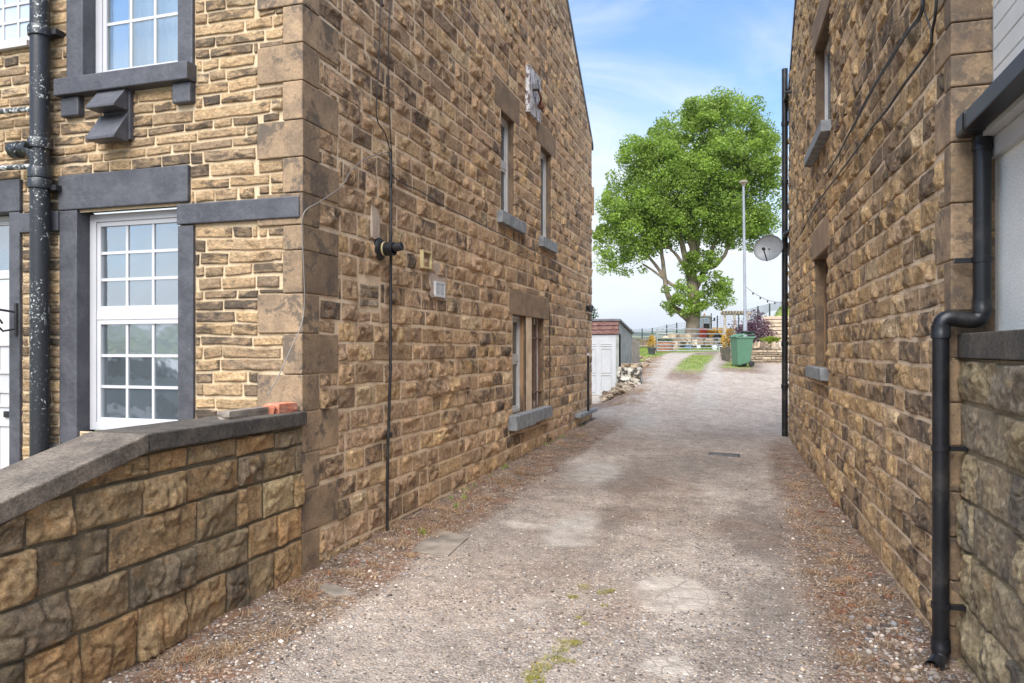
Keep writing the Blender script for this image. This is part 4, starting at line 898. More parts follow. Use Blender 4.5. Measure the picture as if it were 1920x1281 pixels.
# land beyond and around, one sheet out to the horizon with distant hills
rad = np.concatenate([np.array([0.]), np.geomspace(8, 6000, 90)]); ang = np.linspace(0, 2*math.pi, 181)[:-1]
R_, A_ = np.meshgrid(rad, ang, indexing='ij'); X = R_*np.sin(A_); Y = R_*np.cos(A_)
D = np.sqrt(X**2+Y**2)
base = np.where(D < 60, -.5, 0); north = sstep(55, 110, Y)
Z = -.5+sstep(45, 60, Y)*1.2-sstep(70, 320, D)*16
P = np.stack([X.ravel()/420, Y.ravel()/420, X.ravel()*0], 1)
hill = (fbm(P, 4).reshape(X.shape)*.5+.5)
Z = Z+sstep(420, 1500, D)*(22+38*hill)+sstep(1400, 3200, D)*(20+70*hill)-sstep(3500, 6000, D)*40
V = np.stack([X.ravel(), Y.ravel(), Z.ravel()], 1); nr0, nc0 = X.shape; idx = np.arange(nr0*nc0).reshape(nr0, nc0); nx_ = np.roll(idx, -1, 1)
FQ = np.stack([idx[:-1], idx[1:], nx_[1:], nx_[:-1]], -1).reshape(-1, 4)
t = NT('fields'); fcell = t.n('ShaderNodeTexVoronoi'); fcell.inputs['Scale'].default_value = .006; t.l(t.pos, fcell.inputs['Vector']); sf = t.n('ShaderNodeSeparateColor'); t.l(fcell.outputs['Color'], sf.inputs[0])
c = t.ramp(sf.outputs[0], [(0, (.07, .12, .03)), (.3, (.12, .18, .05)), (.55, (.20, .24, .08)), (.75, (.28, .27, .12)), (.9, (.10, .15, .04))], True)
c = t.mix(t.rng(t.vor(.006, 'DISTANCE_TO_EDGE'), .03, .07, 1, 0), c, (.035, .055, .025)); c = t.mix(t.rng(t.noise(.008, 6, .6), .52, .58), c, (.03, .05, .025))
t.fin(c, .95)
tagd(link('fields', np_mesh('fields', V, FQ), t.m, origin=(0, 0, 0), smooth=True), kind='structure')

# street behind the viewpoint (seen only in the window reflections) with a parked car
t = NT('asphalt'); M['asphalt'] = t.fin(t.hsv((.10, .10, .10), t.rng(t.noise(30, 5), .3, .7, .8, 1.2)), .9)
tagd(MB().add([(-60, -16, -.10), (60, -16, -.10), (60, -3.01, -.10), (-60, -3.01, -.10)], [(0, 1, 2, 3)]).build('street', M['asphalt'], origin=(0, -9, -.1)), kind='structure')
car = thing('parked_car', (-13.5, -5, -.1), 'silver car parked on the street, reflected in the front window', 'car')
prof = [(-2.1, .35), (-2.1, .8), (-1.6, .95), (-.9, 1.0), (-.2, 1.45), (1.2, 1.48), (1.9, 1.0), (2.15, .9), (2.15, .35)]
MB().prism([(-13.5+x, -4.15, z-.1) for x, z in prof], (0, -1.7, 0)).build('body', M['dish'], car, bevel=.06)
MB().prism([(-13.5+x, -4.13, z-.1) for x, z in [(-.75, 1.03), (-.15, 1.38), (1.1, 1.41), (1.65, 1.03)]], (0, -.03, 0)).build('side_window', M['rubber'], car)
for x in (-1.35, 1.4): MB().lathe((-13.5+x, -4.2, .22), (0, 1, 0), [(-.1, .0), (-.1, .3), (.1, .32), (.12, 0)], 18).build('wheel', M['rubber'], car)

# ---------------------------------------------------------------- scattered stones, weeds (nobody could count them)
ICO_V = []; ph = (1+5**.5)/2
for s1 in (-1, 1):
    for s2 in (-1, 1): ICO_V += [(0, s1, s2*ph), (s1, s2*ph, 0), (s2*ph, 0, s1)]
bm = bmesh.new(); bmesh.ops.create_icosphere(bm, subdivisions=1, radius=1); ICO = np.array([v.co for v in bm.verts]); ICF = np.array([[v.index for v in f.verts] for f in bm.faces]); bm.free()
def scatter_stones(name, X, Y, S, mat, seed=0, flat=.55, sink=.25, zf=None):
    nr = np.random.RandomState(seed); n = len(X)
    a = nr.uniform(0, 6.28, n); sx = S*nr.uniform(.7, 1.3, n); sy = S*nr.uniform(.7, 1.3, n); sz = S*nr.uniform(flat*.6, flat*1.3, n)
    J = ICO[None]*(1+nr.uniform(-.22, .22, (n, len(ICO), 1)))
    x = J[..., 0]*sx[:, None]; y = J[..., 1]*sy[:, None]; z = J[..., 2]*sz[:, None]
    Z = (zf or gsurf)(X, Y)
    V = np.stack([X[:, None]+x*np.cos(a)[:, None]-y*np.sin(a)[:, None], Y[:, None]+x*np.sin(a)[:, None]+y*np.cos(a)[:, None], Z[:, None]+z+(sz*(1-2*sink))[:, None]*.9], -1).reshape(-1, 3)
    FQ = (ICF[None]+np.arange(n)[:, None, None]*len(ICO)).reshape(-1, 3)
    C = np.repeat(nr.uniform(0, 1, (n, 3)), len(ICO), 0)
    return link(name, np_mesh(name, V, FQ, {'st': C}), mat, origin=(float(X.mean()), float(Y.mean()), 0), smooth=False)
t = NT('pebble'); a = t.attr('st'); c = t.ramp(a[0], stops, True); c = t.hsv(c, t.rng(a[1], 0, 1, .65, 1.1)); c = t.hsv(c, t.rng(t.noise(90, 3), .3, .7, .85, 1.15)); M['pebble'] = t.fin(c, .85, t.bump(t.noise(200, 3), .4, .002))
nr = np.random.RandomState(4)
def accept(X, Y, fn): m = fn(X, Y); return X[m], Y[m]
n = 46000; Y = 2.3+nr.exponential(1.9, n); X = nr.uniform(-2.8, .9, n); ok = (Y < 12); X, Y = X[ok], Y[ok]
a1, a2 = ground_attrs(X, Y); pk = nr.rand(len(X)) < np.clip(.85-.85*a2[:, 0]-.7*a2[:, 1]-.6*a1[:, 0]-.5*a1[:, 2], 0, 1)*(.35+.65*sstep(-.25, .35, fbm(np.stack([X, Y, X*0], 1)*1.2+3, 3))); X, Y = X[pk], Y[pk]
Smz = np.clip(nr.lognormal(-5.15, .3, len(X)), .003, .012)
tagd(scatter_stones('gravel', X, Y, Smz, M['pebble'], 1, .5, .32), kind='stuff')
# bigger loose stones along the right wall and the left verge
n = 3400; Y = 2.5+nr.exponential(3.2, n); X = nr.uniform(.28, 1.06, n)+.0; ok = (Y < 12.5) & (X < 1.02-.03*(Y-4.45)); X, Y = X[ok], Y[ok]
S1 = np.clip(nr.lognormal(-5.1, .40, len(X)), .004, .018)
xb = nr.normal(.80, .11, 300); yb = nr.normal(4.15, .5, 300); ok = xb < 1.0; X = np.concatenate([X, xb[ok]]); Y = np.concatenate([Y, yb[ok]]); S1 = np.concatenate([S1, np.clip(nr.lognormal(-4.4, .4, ok.sum()), .006, .028)])
tagd(scatter_stones('loose_stones', X, Y, S1, M['pebble'], 2, .6, .25), kind='stuff')
n = 2200; Y = 2.5+nr.exponential(3.2, n); X = nr.uniform(-2.84, -2.15, n); ok = Y < 13.5; X, Y = X[ok], Y[ok]; S1 = np.clip(nr.lognormal(-5.15, .4, len(X)), .003, .018)
tagd(scatter_stones('verge_stones', X, Y, S1, M['pebble'], 3, .6, .2), kind='stuff')
def blades(name, roots, mat, n, ln, wd, spread, up=1., seed=0, curl=.5, kind='stuff', parent=None, label=None, cat=None, zfun=None, segs=3):
    """tufts of thin curved blades; roots = list of (x,y,radius,weight)"""
    nr = np.random.RandomState(seed); VS = []; CS = []
    for (x, y, rad_, wgt) in roots:
        k = max(3, int(n*wgt)); a = nr.uniform(0, 6.28, k); rr_ = rad_*np.sqrt(nr.rand(k)); bx = x+rr_*np.cos(a); by = y+rr_*np.sin(a); bz = (zfun or gsurf)(bx, by)
        d = nr.uniform(0, 6.28, k); L = ln*nr.uniform(.5, 1.2, k); sp = spread*nr.uniform(.2, 1.3, k); w = wd*nr.uniform(.6, 1.3, k); tn = nr.rand(k)
        for s in range(segs+1):
            f = s/segs; hx = bx+np.cos(d)*L*sp*f**(1+curl); hy = by+np.sin(d)*L*sp*f**(1+curl); hz = bz-.004+L*up*(f-.35*curl*f*f)
            ww = w*(1-.85*f); px = -np.sin(d)*ww; py = np.cos(d)*ww
            VS.append((s, np.stack([hx-px, hy-py, hz], 1), np.stack([hx+px, hy+py, hz], 1), tn))
    Vv = []; Ff = []; Cc = []; off = 0
    for i in range(0, len(VS), segs+1):
        k = len(VS[i][1]); blk = np.stack([np.stack([VS[i+s][1], VS[i+s][2]], 1) for s in range(segs+1)], 1)    # k,segs+1,2,3
        Vv.append(blk.reshape(-1, 3)); base = np.arange(k)[:, None]*(2*(segs+1))+off
        for s in range(segs): Ff.append(np.stack([base[:, 0]+2*s, base[:, 0]+2*s+1, base[:, 0]+2*s+3, base[:, 0]+2*s+2], 1))
        Cc.append(np.repeat(np.stack([VS[i][3]]*3, 1), 2*(segs+1), 0)); off += k*2*(segs+1)
    Vv = np.concatenate(Vv); me = np_mesh(name, Vv, np.concatenate(Ff), {'lf': np.concatenate(Cc)})
    return tagd(link(name, me, mat, parent, origin=tuple(Vv.mean(0)) if not parent else None), label, cat, None, kind)
R1 = random.Random(9)
tufts = [(*hp(565, 1125), .10, 2.2), (*hp(370, 1235), .10, 2), (*hp(430, 1225), .08, 1.5), (*hp(660, 1080), .07, 1), (*hp(640, 1078), .05, .8), (*hp(690, 1040), .06, 1), (*hp(770, 1045), .05, .9), (*hp(725, 1000), .06, .8), (*hp(700, 1065), .06, .7), (*hp(300, 1275), .06, .8)]
tufts += [(R1.uniform(-2.80, -2.42), R1.uniform(5.2, 12.5), R1.uniform(.04, .16), R1.uniform(.3, 1.1)) for _ in range(46)]
tufts += [(R1.uniform(.45, .92), R1.uniform(3.2, 10.5), R1.uniform(.03, .10), R1.uniform(.15, .5)) for _ in range(34)]
tufts += [(*hp(1560, 1055), .10, 1.1), (*hp(1660, 1110), .06, .7), (*hp(1600, 1240), .06, .7), (*hp(1620, 1130), .08, .8)]
ex_ = lambda y: -2.75-.055*max(0, y-17)
tufts += [(ex_(y)+R1.uniform(-.2, .5), y, .2, 1.6) for y in [R1.uniform(16.5, 29) for _ in range(80)]]
tufts += [(R1.uniform(-.6, .3), R1.uniform(22.8, 26), .15, .8) for _ in range(16)]+[(R1.uniform(-2, -1.2), R1.uniform(21, 23.5), .15, .8) for _ in range(12)]
tufts += [(R1.uniform(.42, .95), 2.8+7.5*R1.random()**1.3, R1.uniform(.05, .13), R1.uniform(.15, .45)) for _ in range(60)]+[(R1.uniform(-2.8, -2.35), 2.6+8*R1.random(), R1.uniform(.04, .12), R1.uniform(.15, .5)) for _ in range(40)]
blades('dry_weeds', tufts, M['straw'], 110, .11, .0019, 1.0, .42, 3, .9)
flat = [(R1.uniform(-2.78, -2.35), R1.uniform(3.2, 12.0), .10, R1.uniform(.3, 1)) for _ in range(130)]+[(R1.uniform(.42, .9), R1.uniform(3.2, 10), .12, R1.uniform(.3, .9)) for _ in range(120)]
blades('dead_stalks', flat, M['straw'], 26, .13, .0022, 1.5, .16, 8, .3)
blades('red_weeds', [(R1.uniform(.5, .92), R1.uniform(3.6, 8.5), .03, R1.uniform(.3, 1)) for _ in range(26)]+[(R1.uniform(-2.75, -2.5), R1.uniform(2.6, 9.5), .03, .5) for _ in range(16)]+[(*hp(1575, 1150), .04, 1), (*hp(1665, 1120), .05, 1), (*hp(350, 1240), .04, 1)], M['redweed'], 40, .05, .003, .8, .6, 5)
gt_ = [(*hp(1075, 1120), .035, .8), (*hp(1095, 1102), .05, .7), (*hp(1130, 1112), .04, .6), (*hp(1145, 1110), .03, .5), (*hp(1132, 1135), .02, .3), (*hp(1097, 1172), .02, .3), (*hp(1085, 1160), .02, .3), (*hp(1062, 1210), .05, .8), (*hp(1050, 1222), .05, .9), (*hp(1040, 1240), .06, 1.2), (*hp(1015, 1255), .05, 1.2), (*hp(1000, 1268), .05, 1.3), (*hp(1080, 1208), .03, .6), (*hp(1003, 1280), .05, 1.3), (*hp(1070, 1245), .03, .3)]
blades('mossy_grass', gt_, M['mossleaf'], 170, .028, .0017, 1.0, .7, 6)
blades('green_weeds', [(*hp(792, 1005), .03, .8), (*hp(855, 955), .02, .6), (*hp(870, 935), .02, .4), (*hp(945, 870), .03, .4)]+[(-2.8, R1.uniform(6, 13.5), .03, .25) for _ in range(14)], M['leaf'], 40, .07, .004, .7, .9, 7)
# grass strips and lawns
n = 60000; X = nr.uniform(-7.5, 7, n); Y = nr.uniform(21.5, 50, n); a1, _ = ground_attrs(X, Y); ok = (a1[:, 1] > nr.uniform(.3, .9, n)); X, Y = X[ok], Y[ok]
blades('grass', [(x, y, .09, 1) for x, y in zip(X[:9000], Y[:9000])], M['grass'], 9, .055, .006, .6, 1, 8, segs=1)

# flat slabs in the verge
def slab(pxs, h, label, seed):
    P = [hp(*q) for q in pxs]; cx = sum(p[0] for p in P)/4; cy = sum(p[1] for p in P)/4; z = g(cx, cy)
    return tagd(MB().prism([(p[0], p[1], g(*p)-.03) for p in P], (0, 0, h+.03)).build('stone_slab', M['flag'], origin=(cx, cy, z), bevel=.006), label, 'slab')
slab([(770, 1035), (840, 1045), (878, 1010), (820, 993)], .014, 'flat grey stone slab lying at the edge of the left verge below the conduit', 1)
slab([(580, 1100), (625, 1122), (670, 1118), (600, 1088)], .02, 'thin pinkish half buried slab in the dirt near the house corner', 2)
dg = thing('drain_grate', (*hp(1357, 854), .0), 'long rusty slotted drain grate set in the driveway', 'drain')
q0 = Vector((*hp(1329, 851), 0)); q1 = Vector((*hp(1386, 857), 0)); U_ = (q1-q0).normalized(); N_ = Vector((-U_.y, U_.x, 0)); L_ = (q1-q0).length; zd = max(g(q0.x, q0.y), g(q1.x, q1.y))+.014
m = MB(); m.fbox(q0, U_, N_, 0, L_, -.045, -.04, zd-.05, zd+.004).fbox(q0, U_, N_, 0, L_, .04, .045, zd-.05, zd+.006)
m.build('rim', M['lead'], dg); m = MB()
for k in range(18): u = L_*(k+.5)/18; m.fbox(q0, U_, N_, u-.008, u+.006, -.04, .04, zd-.02, zd+.002)
m.build('slats', M['iron_black'], dg); MB().fbox(q0, U_, N_, 0, L_, -.04, .04, zd-.06, zd-.008).build('pit', M['iron_black'], dg)

# ================================================================== GARAGE AND LEFT BANK
gf = 22.0; gxr = -3.54; gzb = g(-4.5, gf)-.02
zt_ = at(1158, 600, 22.02).z
gr_ = thing('garage', (-5, gf, gzb), 'small garage with white panelled door and peeling red brown fascia', 'garage')
zd1 = ony(1130, 628, gf).z; xd1 = ony(1155, HY, gf).x; zb1 = ony(1130, 741, gf).z
dor = MB().box(-7.6, xd1, gf-.03, gf+.02, zb1, zd1).build('door', M['white_paint'], gr_)
pw = .33
for i in range(5):
    xr = xd1-.13-i*.47; xl_ = xr-pw
    for fa, fb in ((.81, .86), (.37, .78), (.05, .34)):
        za, zb_ = zb1+(zd1-zb1)*fa, zb1+(zd1-zb1)*fb; w = .022
        dmo = MB(); dmo.box(xl_, xr, gf-.045, gf-.031, za, za+w).box(xl_, xr, gf-.045, gf-.031, zb_-w, zb_).box(xl_, xl_+w, gf-.045, gf-.031, za+w, zb_-w).box(xr-w, xr, gf-.045, gf-.031, za+w, zb_-w).build('panel_moulding', M['upvc_old'], bpy.data.objects[dor.name], bevel=.004)
MB().box(xd1+.002, gxr, gf-.04, gf+.3, gzb-.2, zd1+.02).build('door_post', M['grey_render'], gr_)
fh = (zt_-.03-zd1-.022)/3
for k in range(3): MB().box(-7.6, gxr-.0, gf-.075-.022*k, gf, zd1+.022+fh*k, zd1+.022+fh*(k+1)-.012).build('fascia_board', M['fascia_red'], gr_, bevel=.006)
zr = onx(1182, 624, gxr).z; yr = 24.6
MB().prism([(gxr, gf+.0, gzb-.3), (gxr, yr, gzb-.3), (gxr, yr, zr-.06), (gxr, gf, zt_-.06)], (-.2, 0, 0)).build('side_wall', M['grey_render'], gr_)
MB().prism([(gxr+.06, gf-.15, zt_-.03), (gxr+.06, yr+.1, zr-.03), (gxr+.06, yr+.1, zr+.03), (gxr+.06, gf-.15, zt_+.03)], (-4.2, 0, 0)).build('roof', M['lead'], gr_)
MB().box(-7.6, gxr-.2, gf+.1, yr, gzb-.3, zr-.07).build('inner_wall', M['mortar'], gr_)
ts = thing('timber_screen', (gxr, 25.4, .6), 'weathered grey board screen just behind the garage', 'fence')
for k in range(4): y = yr+.15+k*.42; MB().box(gxr-.03, gxr+.0+.006*k, y, y+.40, g(gxr, y)-.1, onx(1187, 634, gxr).z-.03*k).build('board', M['timber'], ts, bevel=.004)
# rubble retaining bank
R2 = random.Random(21); grp = 'rubble stones tumbled along the bank beside the garage'
k = 0
for i in range(130):
    y = 18.6+9.5*R2.random(); e = ex_(y); off = R2.uniform(-.62, .12); x = e+off
    if x < gxr+.12 and y > 21.9 and y < 25.5: x = gxr+R2.uniform(.08, .4)
    s = R2.uniform(.12, .27)
    chunk('rubble_stone', (x, y, g(x, y)-.02+R2.uniform(0, .16)*(1 if x < e-.1 else .2)), (s*R2.uniform(.9, 1.6), s*R2.uniform(.8, 1.3), s*R2.uniform(.35, .75)), R2.uniform(0, 3), M['dry_stone'], 'rough brown stone lying in the rubble bank beside the garage', 'stone', grp, seed=100+i, amp=.22, tilt=R2.uniform(-.4, .4))
# white-flaked end of the retaining wall
we = at(1181, 745, 19.8)
dwe = thing('retaining_wall_end', (we.x, we.y, g(we.x, we.y)), 'stub of rubble wall with peeling white limewash in front of the garage', 'wall')
t = NT('limewash'); c = t.mix(t.rng(t.noise(4.2, 8, .7), .47, .53), (.07, .06, .05), (.62, .58, .50)); c = t.mix(t.rng(t.noise(9, 6, .7), .6, .64), c, (.34, .24, .14)); M['limewash'] = t.fin(c, .9, t.bump(t.noise(25, 6), .6, .02))
for i, (dx, dz, sx, sz) in enumerate([(-.17, 0, .32, .26), (.12, 0, .30, .24), (-.14, .22, .34, .20), (.15, .20, .28, .22), (-.16, .38, .28, .18), (.10, .38, .34, .17), (-.12, .52, .24, .14), (.12, .53, .2, .12)]):
    chunk('stone_block', (we.x+dx, we.y+.15, g(we.x, we.y)+dz-.05), (sx, .5, sz), 0, M['limewash'] if i < 6 else M['dry_stone'], seed=300+i, parent=dwe, amp=.13)
MB().box(-5.8, gxr+.4, 18.6, 21.95, -.2, g(-4.2, 20)+.012).build('garage_apron', M['concrete'], origin=(-4.6, 20, 0))
tagd(bpy.data.objects['garage_apron'], kind='structure')

# ================================================================== FIELD GATE AND SURROUNDINGS
ga, gb = at(1232, 663, 32.0), at(1356, 665, 32.6); ga.z = g(ga.x, ga.y); gb.z = g(gb.x, gb.y)
gateo = thing('field_gate', tuple(ga), 'galvanised seven bar field gate closed across the top of the drive', 'gate')
gU = Vector((gb.x-ga.x, gb.y-ga.y, 0)); gL = gU.length; gU.normalize()
ztg = at(1232, 617, 32).z; h = ztg-ga.z; z0 = ga.z+.12
fr_ = MB(); fr_.tube([ga+Vector((0, 0, .1)), ga+Vector((0, 0, h))], .028, 8); q = ga+gU*gL; fr_.tube([Vector((q.x, q.y, z0)), Vector((q.x, q.y, ga.z+h))], .028, 8)
fr_.build('frame', M['galv'], gateo)
for f in (0, .13, .27, .42, .58, .78, 1.0):
    z = z0+(ga.z+h-z0)*f; MB().tube([Vector((ga.x, ga.y, z)), Vector((q.x, q.y, z))], .02, 8).build('bar', M['galv'], gateo)
mid = ga+gU*gL*.5; MB().tube([Vector((mid.x, mid.y, z0)), Vector((mid.x, mid.y, z0+.55*h))], .016, 6).build('brace', M['galv'], gateo)
for p, hh, lb in ((ga-gU*.12, .75, 'brown timber gatepost left of the field gate'), (gb+gU*.10, 1.25, 'weathered timber gatepost right of the field gate')):
    MB().box(p.x-.06, p.x+.06, p.y-.06, p.y+.06, g(p.x, p.y)-.2, g(p.x, p.y)+hh).build('gatepost', M['timber'], origin=(p.x, p.y, g(p.x, p.y)), bevel=.01)
    tagd(COL.objects[-1], lb, 'post')
def cloud_leaves(name, centers, mat, n, size, seed=0, parent=None, shade=True, squash=1.):
    """leaf cards in clumps; centers=(x,y,z,rx,ry,rz,weight)"""
    nr = np.random.RandomState(seed); P = []; T = []
    for (x, y, z, rx, ry, rz, w) in centers:
        k = max(4, int(n*w)); d = nr.normal(size=(k, 3)); d /= np.linalg.norm(d, axis=1)[:, None]; r = nr.uniform(.25, 1, k)**.45
        P.append(np.array([x, y, z])+d*r[:, None]*np.array([rx, ry, rz])); T.append(np.clip(nr.normal(.45, .2, k)+.1*nr.uniform(-1, 1), 0, 1))
    P = np.concatenate(P); T = np.concatenate(T); k = len(P)
    nrm = nr.normal(size=(k, 3))+np.array([0, 0, .8]); nrm /= np.linalg.norm(nrm, axis=1)[:, None]
    a = np.cross(nrm, nr.normal(size=(k, 3))); a /= np.linalg.norm(a, axis=1)[:, None]; b = np.cross(nrm, a); s = size*nr.uniform(.55, 1.25, k)[:, None]
    V = np.stack([P-a*s, P-b*s*.6+nrm*s*.12, P+a*s, P+b*s*.6+nrm*s*.12], 1).reshape(-1, 3)
    FQ = np.arange(4*k).reshape(k, 4)
    return link(name, np_mesh(name, V, FQ, {'lf': np.repeat(np.stack([T]*3, 1), 4, 0)}), mat, parent)
def shrub(name, c, r, mat, n, size, label, cat, seed=0, stems=True, blobs=7, flowers=0):
    o = thing(name, c, label, cat); rs = random.Random(seed); cs = []
    for k in range(blobs):
        a = rs.uniform(0, 6.28); f = rs.uniform(.1, .62)
        cs.append((c[0]+r[0]*f*math.cos(a), c[1]+r[1]*f*math.sin(a), c[2]+r[2]*rs.uniform(.35, 1.5), r[0]*rs.uniform(.3, .52), r[1]*rs.uniform(.3, .52), r[2]*rs.uniform(.3, .5), 1/blobs))
    cloud_leaves('foliage', cs, mat, n, size, seed, o)
    if stems:
        m = MB()
        for q in cs: m.tube([(c[0]+rs.uniform(-.04, .04), c[1], c[2]-.05), ((c[0]+q[0])/2+.03, (c[1]+q[1])/2, (c[2]+q[2])/2), q[:3]], [.014, .01, .005], 6)
        m.build('stems', M['bark'], o)
    if flowers: cloud_leaves('blossom', [(q[0], q[1]-.05, q[2]+.02, q[3]*1.05, q[4]*1.05, q[5]*1.05, 1/blobs) for q in cs], M['flower'], flowers, size*1.3, seed+1, o)
    return o
def pot(c, r0, r1, h, mat, parent): return MB().lathe(c, (0, 0, 1), [(0, r0), (h*.85, r1), (h*.85, r1*1.08), (h, r1*1.08), (h, r1*.9), (h*.9, r1*.88)], 20).build('pot', mat, parent, auto=True)
def pot_plant(px, py, t_, r0, r1, h, pm, fm, fr, label, seed, n=500):
    p = at(px, py, t_); z = g(p.x, p.y); o = thing('potted_plant', (p.x, p.y, z), label, 'potted plant'); pot((p.x, p.y, z), r0, r1, h, M[pm], o)
    cloud_leaves('foliage', [(p.x, p.y, z+h+fr[2]*.8, fr[0], fr[0], fr[2], .6), (p.x, p.y, z+h+fr[2]*1.5, fr[0]*.6, fr[0]*.6, fr[2]*.7, .4)], M[fm], n, .035, seed, o); return o
pot_plant(1222, 671, 30.5, .12, .17, .30, 'dark_pot', 'leaf_gold', (.2, .2, .24), 'golden conifer in a dark pot left of the field gate', 61)
pot_plant(1357, 668, 31.0, .12, .16, .38, 'dark_pot', 'leaf_gold', (.14, .14, .24), 'orange leaved plant in a dark square pot right of the gate', 62, 300)
tp = thing('terracotta_planter', tuple(at(1245, 662, 34.5)), 'wide terracotta planter with a dark plant behind the gate', 'planter'); c = tp.location; tp.location.z = z = g(c.x, c.y); LOC[tp.name] = tp.location.copy()
pot((c.x, c.y, z), .36, .48, .42, M['terracotta'], tp); cloud_leaves('foliage', [(c.x, c.y, z+.5, .42, .42, .14, 1)], M['leaf_dark'], 500, .04, 63, tp)
# stone trough / pile
for i, (px, py, t_, dm, lb) in enumerate([(1262, 655, 37, (.5, .4, .45), 'squat pale stone block beside the terracotta planter'), (1258, 640, 44, (1.2, .6, .5), 'low heap of pinkish stones at the foot of the big tree')]):
    p = at(px, py, t_); chunk('stone_block', (p.x, p.y, g(p.x, p.y)), dm, .2, M['dry_stone'], lb, 'stone', seed=400+i, amp=.15)
for i, (px, py, s) in enumerate([(1245, 640, .30), (1252, 637, .34), (1262, 634, .4), (1272, 633, .42), (1283, 634, .40), (1276, 640, .35), (1312, 640, .35), (1322, 643, .3), (1330, 641, .3), (1290, 641, .32), (1265, 641, .3), (1301, 643, .3)]):
    p = at(px, py, 41.3); chunk('rockery_stone', (p.x, p.y, p.z-s*.5), (s*1.7, s*1.1, s*1.1), i*.8, M['dry_stone'], 'rough stone piled round the foot of the big tree', 'stone', 'rockery stones round the tree', seed=420+i, amp=.2)
fw = thing('field_wall', (-8, 48, 1.5), 'low brown drystone field wall across the back of the lawn', 'wall')
yw = 47.5; xw0, xw1 = ony(1120, 640, yw).x, ony(1345, 640, yw).x
rockwall('stonework', Vector((0, yw, 0)), XV, FN, xw0, xw1, 1.2, at(1200, 636, 47).z+.02, M['dry_stone'], fw, hc=(.09, .16), wl=(.2, .5), depth=(.02, .05), seed=71, dmin=.06, soot=(.0, .5))
MB().box(xw0, xw1, yw+.01, yw+.5, .8, at(1200, 636, 47).z).build('core', M['mortar_dark'], fw)

# ---- mesh fence behind the lawn, climbing to the right
def fence_run(name, label, P, top, rails=9):
    o = thing(name, P[0][0], label, 'fence')
    for (p, h_) in P: MB().box(p[0]-.035, p[0]+.035, p[1]-.035, p[1]+.035, p[2]-.4, p[2]+h_).build('post', M['post_green'], o)
    m = MB()
    for k in range(rails):
        f = (k+.3)/rails; m.tube([Vector(p)+Vector((0, 0, h_*f)) for p, h_ in P], .007, 4)
    for i in range(len(P)-1):
        a, ha = P[i]; b, hb = P[i+1]; n = 14
        for k in range(1, n): q = Vector(a).lerp(Vector(b), k/n); hh = ha+(hb-ha)*k/n; m.tube([q, q+Vector((0, 0, hh*.97))], .004, 4)
    m.build('wire_mesh', M['post_green'], o); return o
fp = []
for px, top, bot, t_ in ((1150, 618, 640, 58), (1184, 617, 640, 56), (1204, 616, 639, 55), (1223, 615, 638, 54), (1250, 609, 636, 50), (1269, 605, 635, 48.5), (1310, 600, 634, 48), (1345, 592, 632, 47), (1385, 583, 625, 45)):
    a = at(px, bot, t_); b = at(px, top, t_); fp.append((tuple(a), b.z-a.z))
fence_run('mesh_fence', 'dark green wire mesh fence behind the field wall on the skyline', fp, 0)
fp = []
for px, top, bot, t_ in ((1395, 580, 610, 37), (1421, 574, 596, 35.5), (1443, 569, 584, 34.5), (1475, 563, 578, 33.5), (1520, 556, 572, 33)):
    a = at(px, bot, t_); b = at(px, top, t_); fp.append((tuple(a), b.z-a.z))
fence_run('post_fence', 'dark posts and wire along the top of the grassy bank by the right wall', fp, 0)

# ================================================================== RIGHT TERRACE
dw = thing('drystone_wall', (.5, 26, 1), 'drystone retaining wall with upright cope stones behind the green bin', 'wall')
a = at(1371, 683, 26.2); b = at(1500, 683, 26.2); a.z = b.z = 0; b = a+(b-a).normalized()*7; U_ = (b-a).normalized(); N_ = Vector((U_.y, -U_.x, 0))
zbt = g(a.x, a.y); ztw = at(1440, 652, 26.2).z
rockwall('stonework', a, U_, N_, 0, (b-a).length, zbt-.25, ztw, M['dry_stone'], dw, hc=(.05, .12), wl=(.12, .42), depth=(.02, .06), seed=81, dmin=.03, gap=.016, soot=(0, .9))
MB().fbox(a, U_, N_, .0, (b-a).length, -1.2, .0, zbt-.4, ztw-.01).build('core', M['mortar_dark'], dw)
c_ = at(1352, 675, 30.5); c_.z = 0; U2 = (a-c_).normalized(); N2 = Vector((U2.y, -U2.x, 0)); l2 = (a-c_).length
rockwall('stonework', c_, U2, N2, 0, l2, zbt-.1, ztw+.05, M['dry_stone'], dw, hc=(.07, .15), wl=(.12, .35), depth=(.03, .07), seed=83, dmin=.03, gap=.016, soot=(0, .5))
MB().fbox(c_, U2, N2, 0, l2, -.6, 0, zbt-.3, ztw+.03).build('core', M['mortar_dark'], dw)
R3 = random.Random(5); u = .05; i = 0
while u < (b-a).length-.05:
    w = R3.uniform(.05, .11); q = a+U_*(u+w/2)-N_*.12
    chunk('cope_stone', (q.x, q.y, ztw-.01), (w, .3, R3.uniform(.14, .24)), math.atan2(U_.y, U_.x)+R3.uniform(-.1, .1), M['dry_stone'], parent=dw, seed=500+i, amp=.12, tilt=0); u += w+.004; i += 1
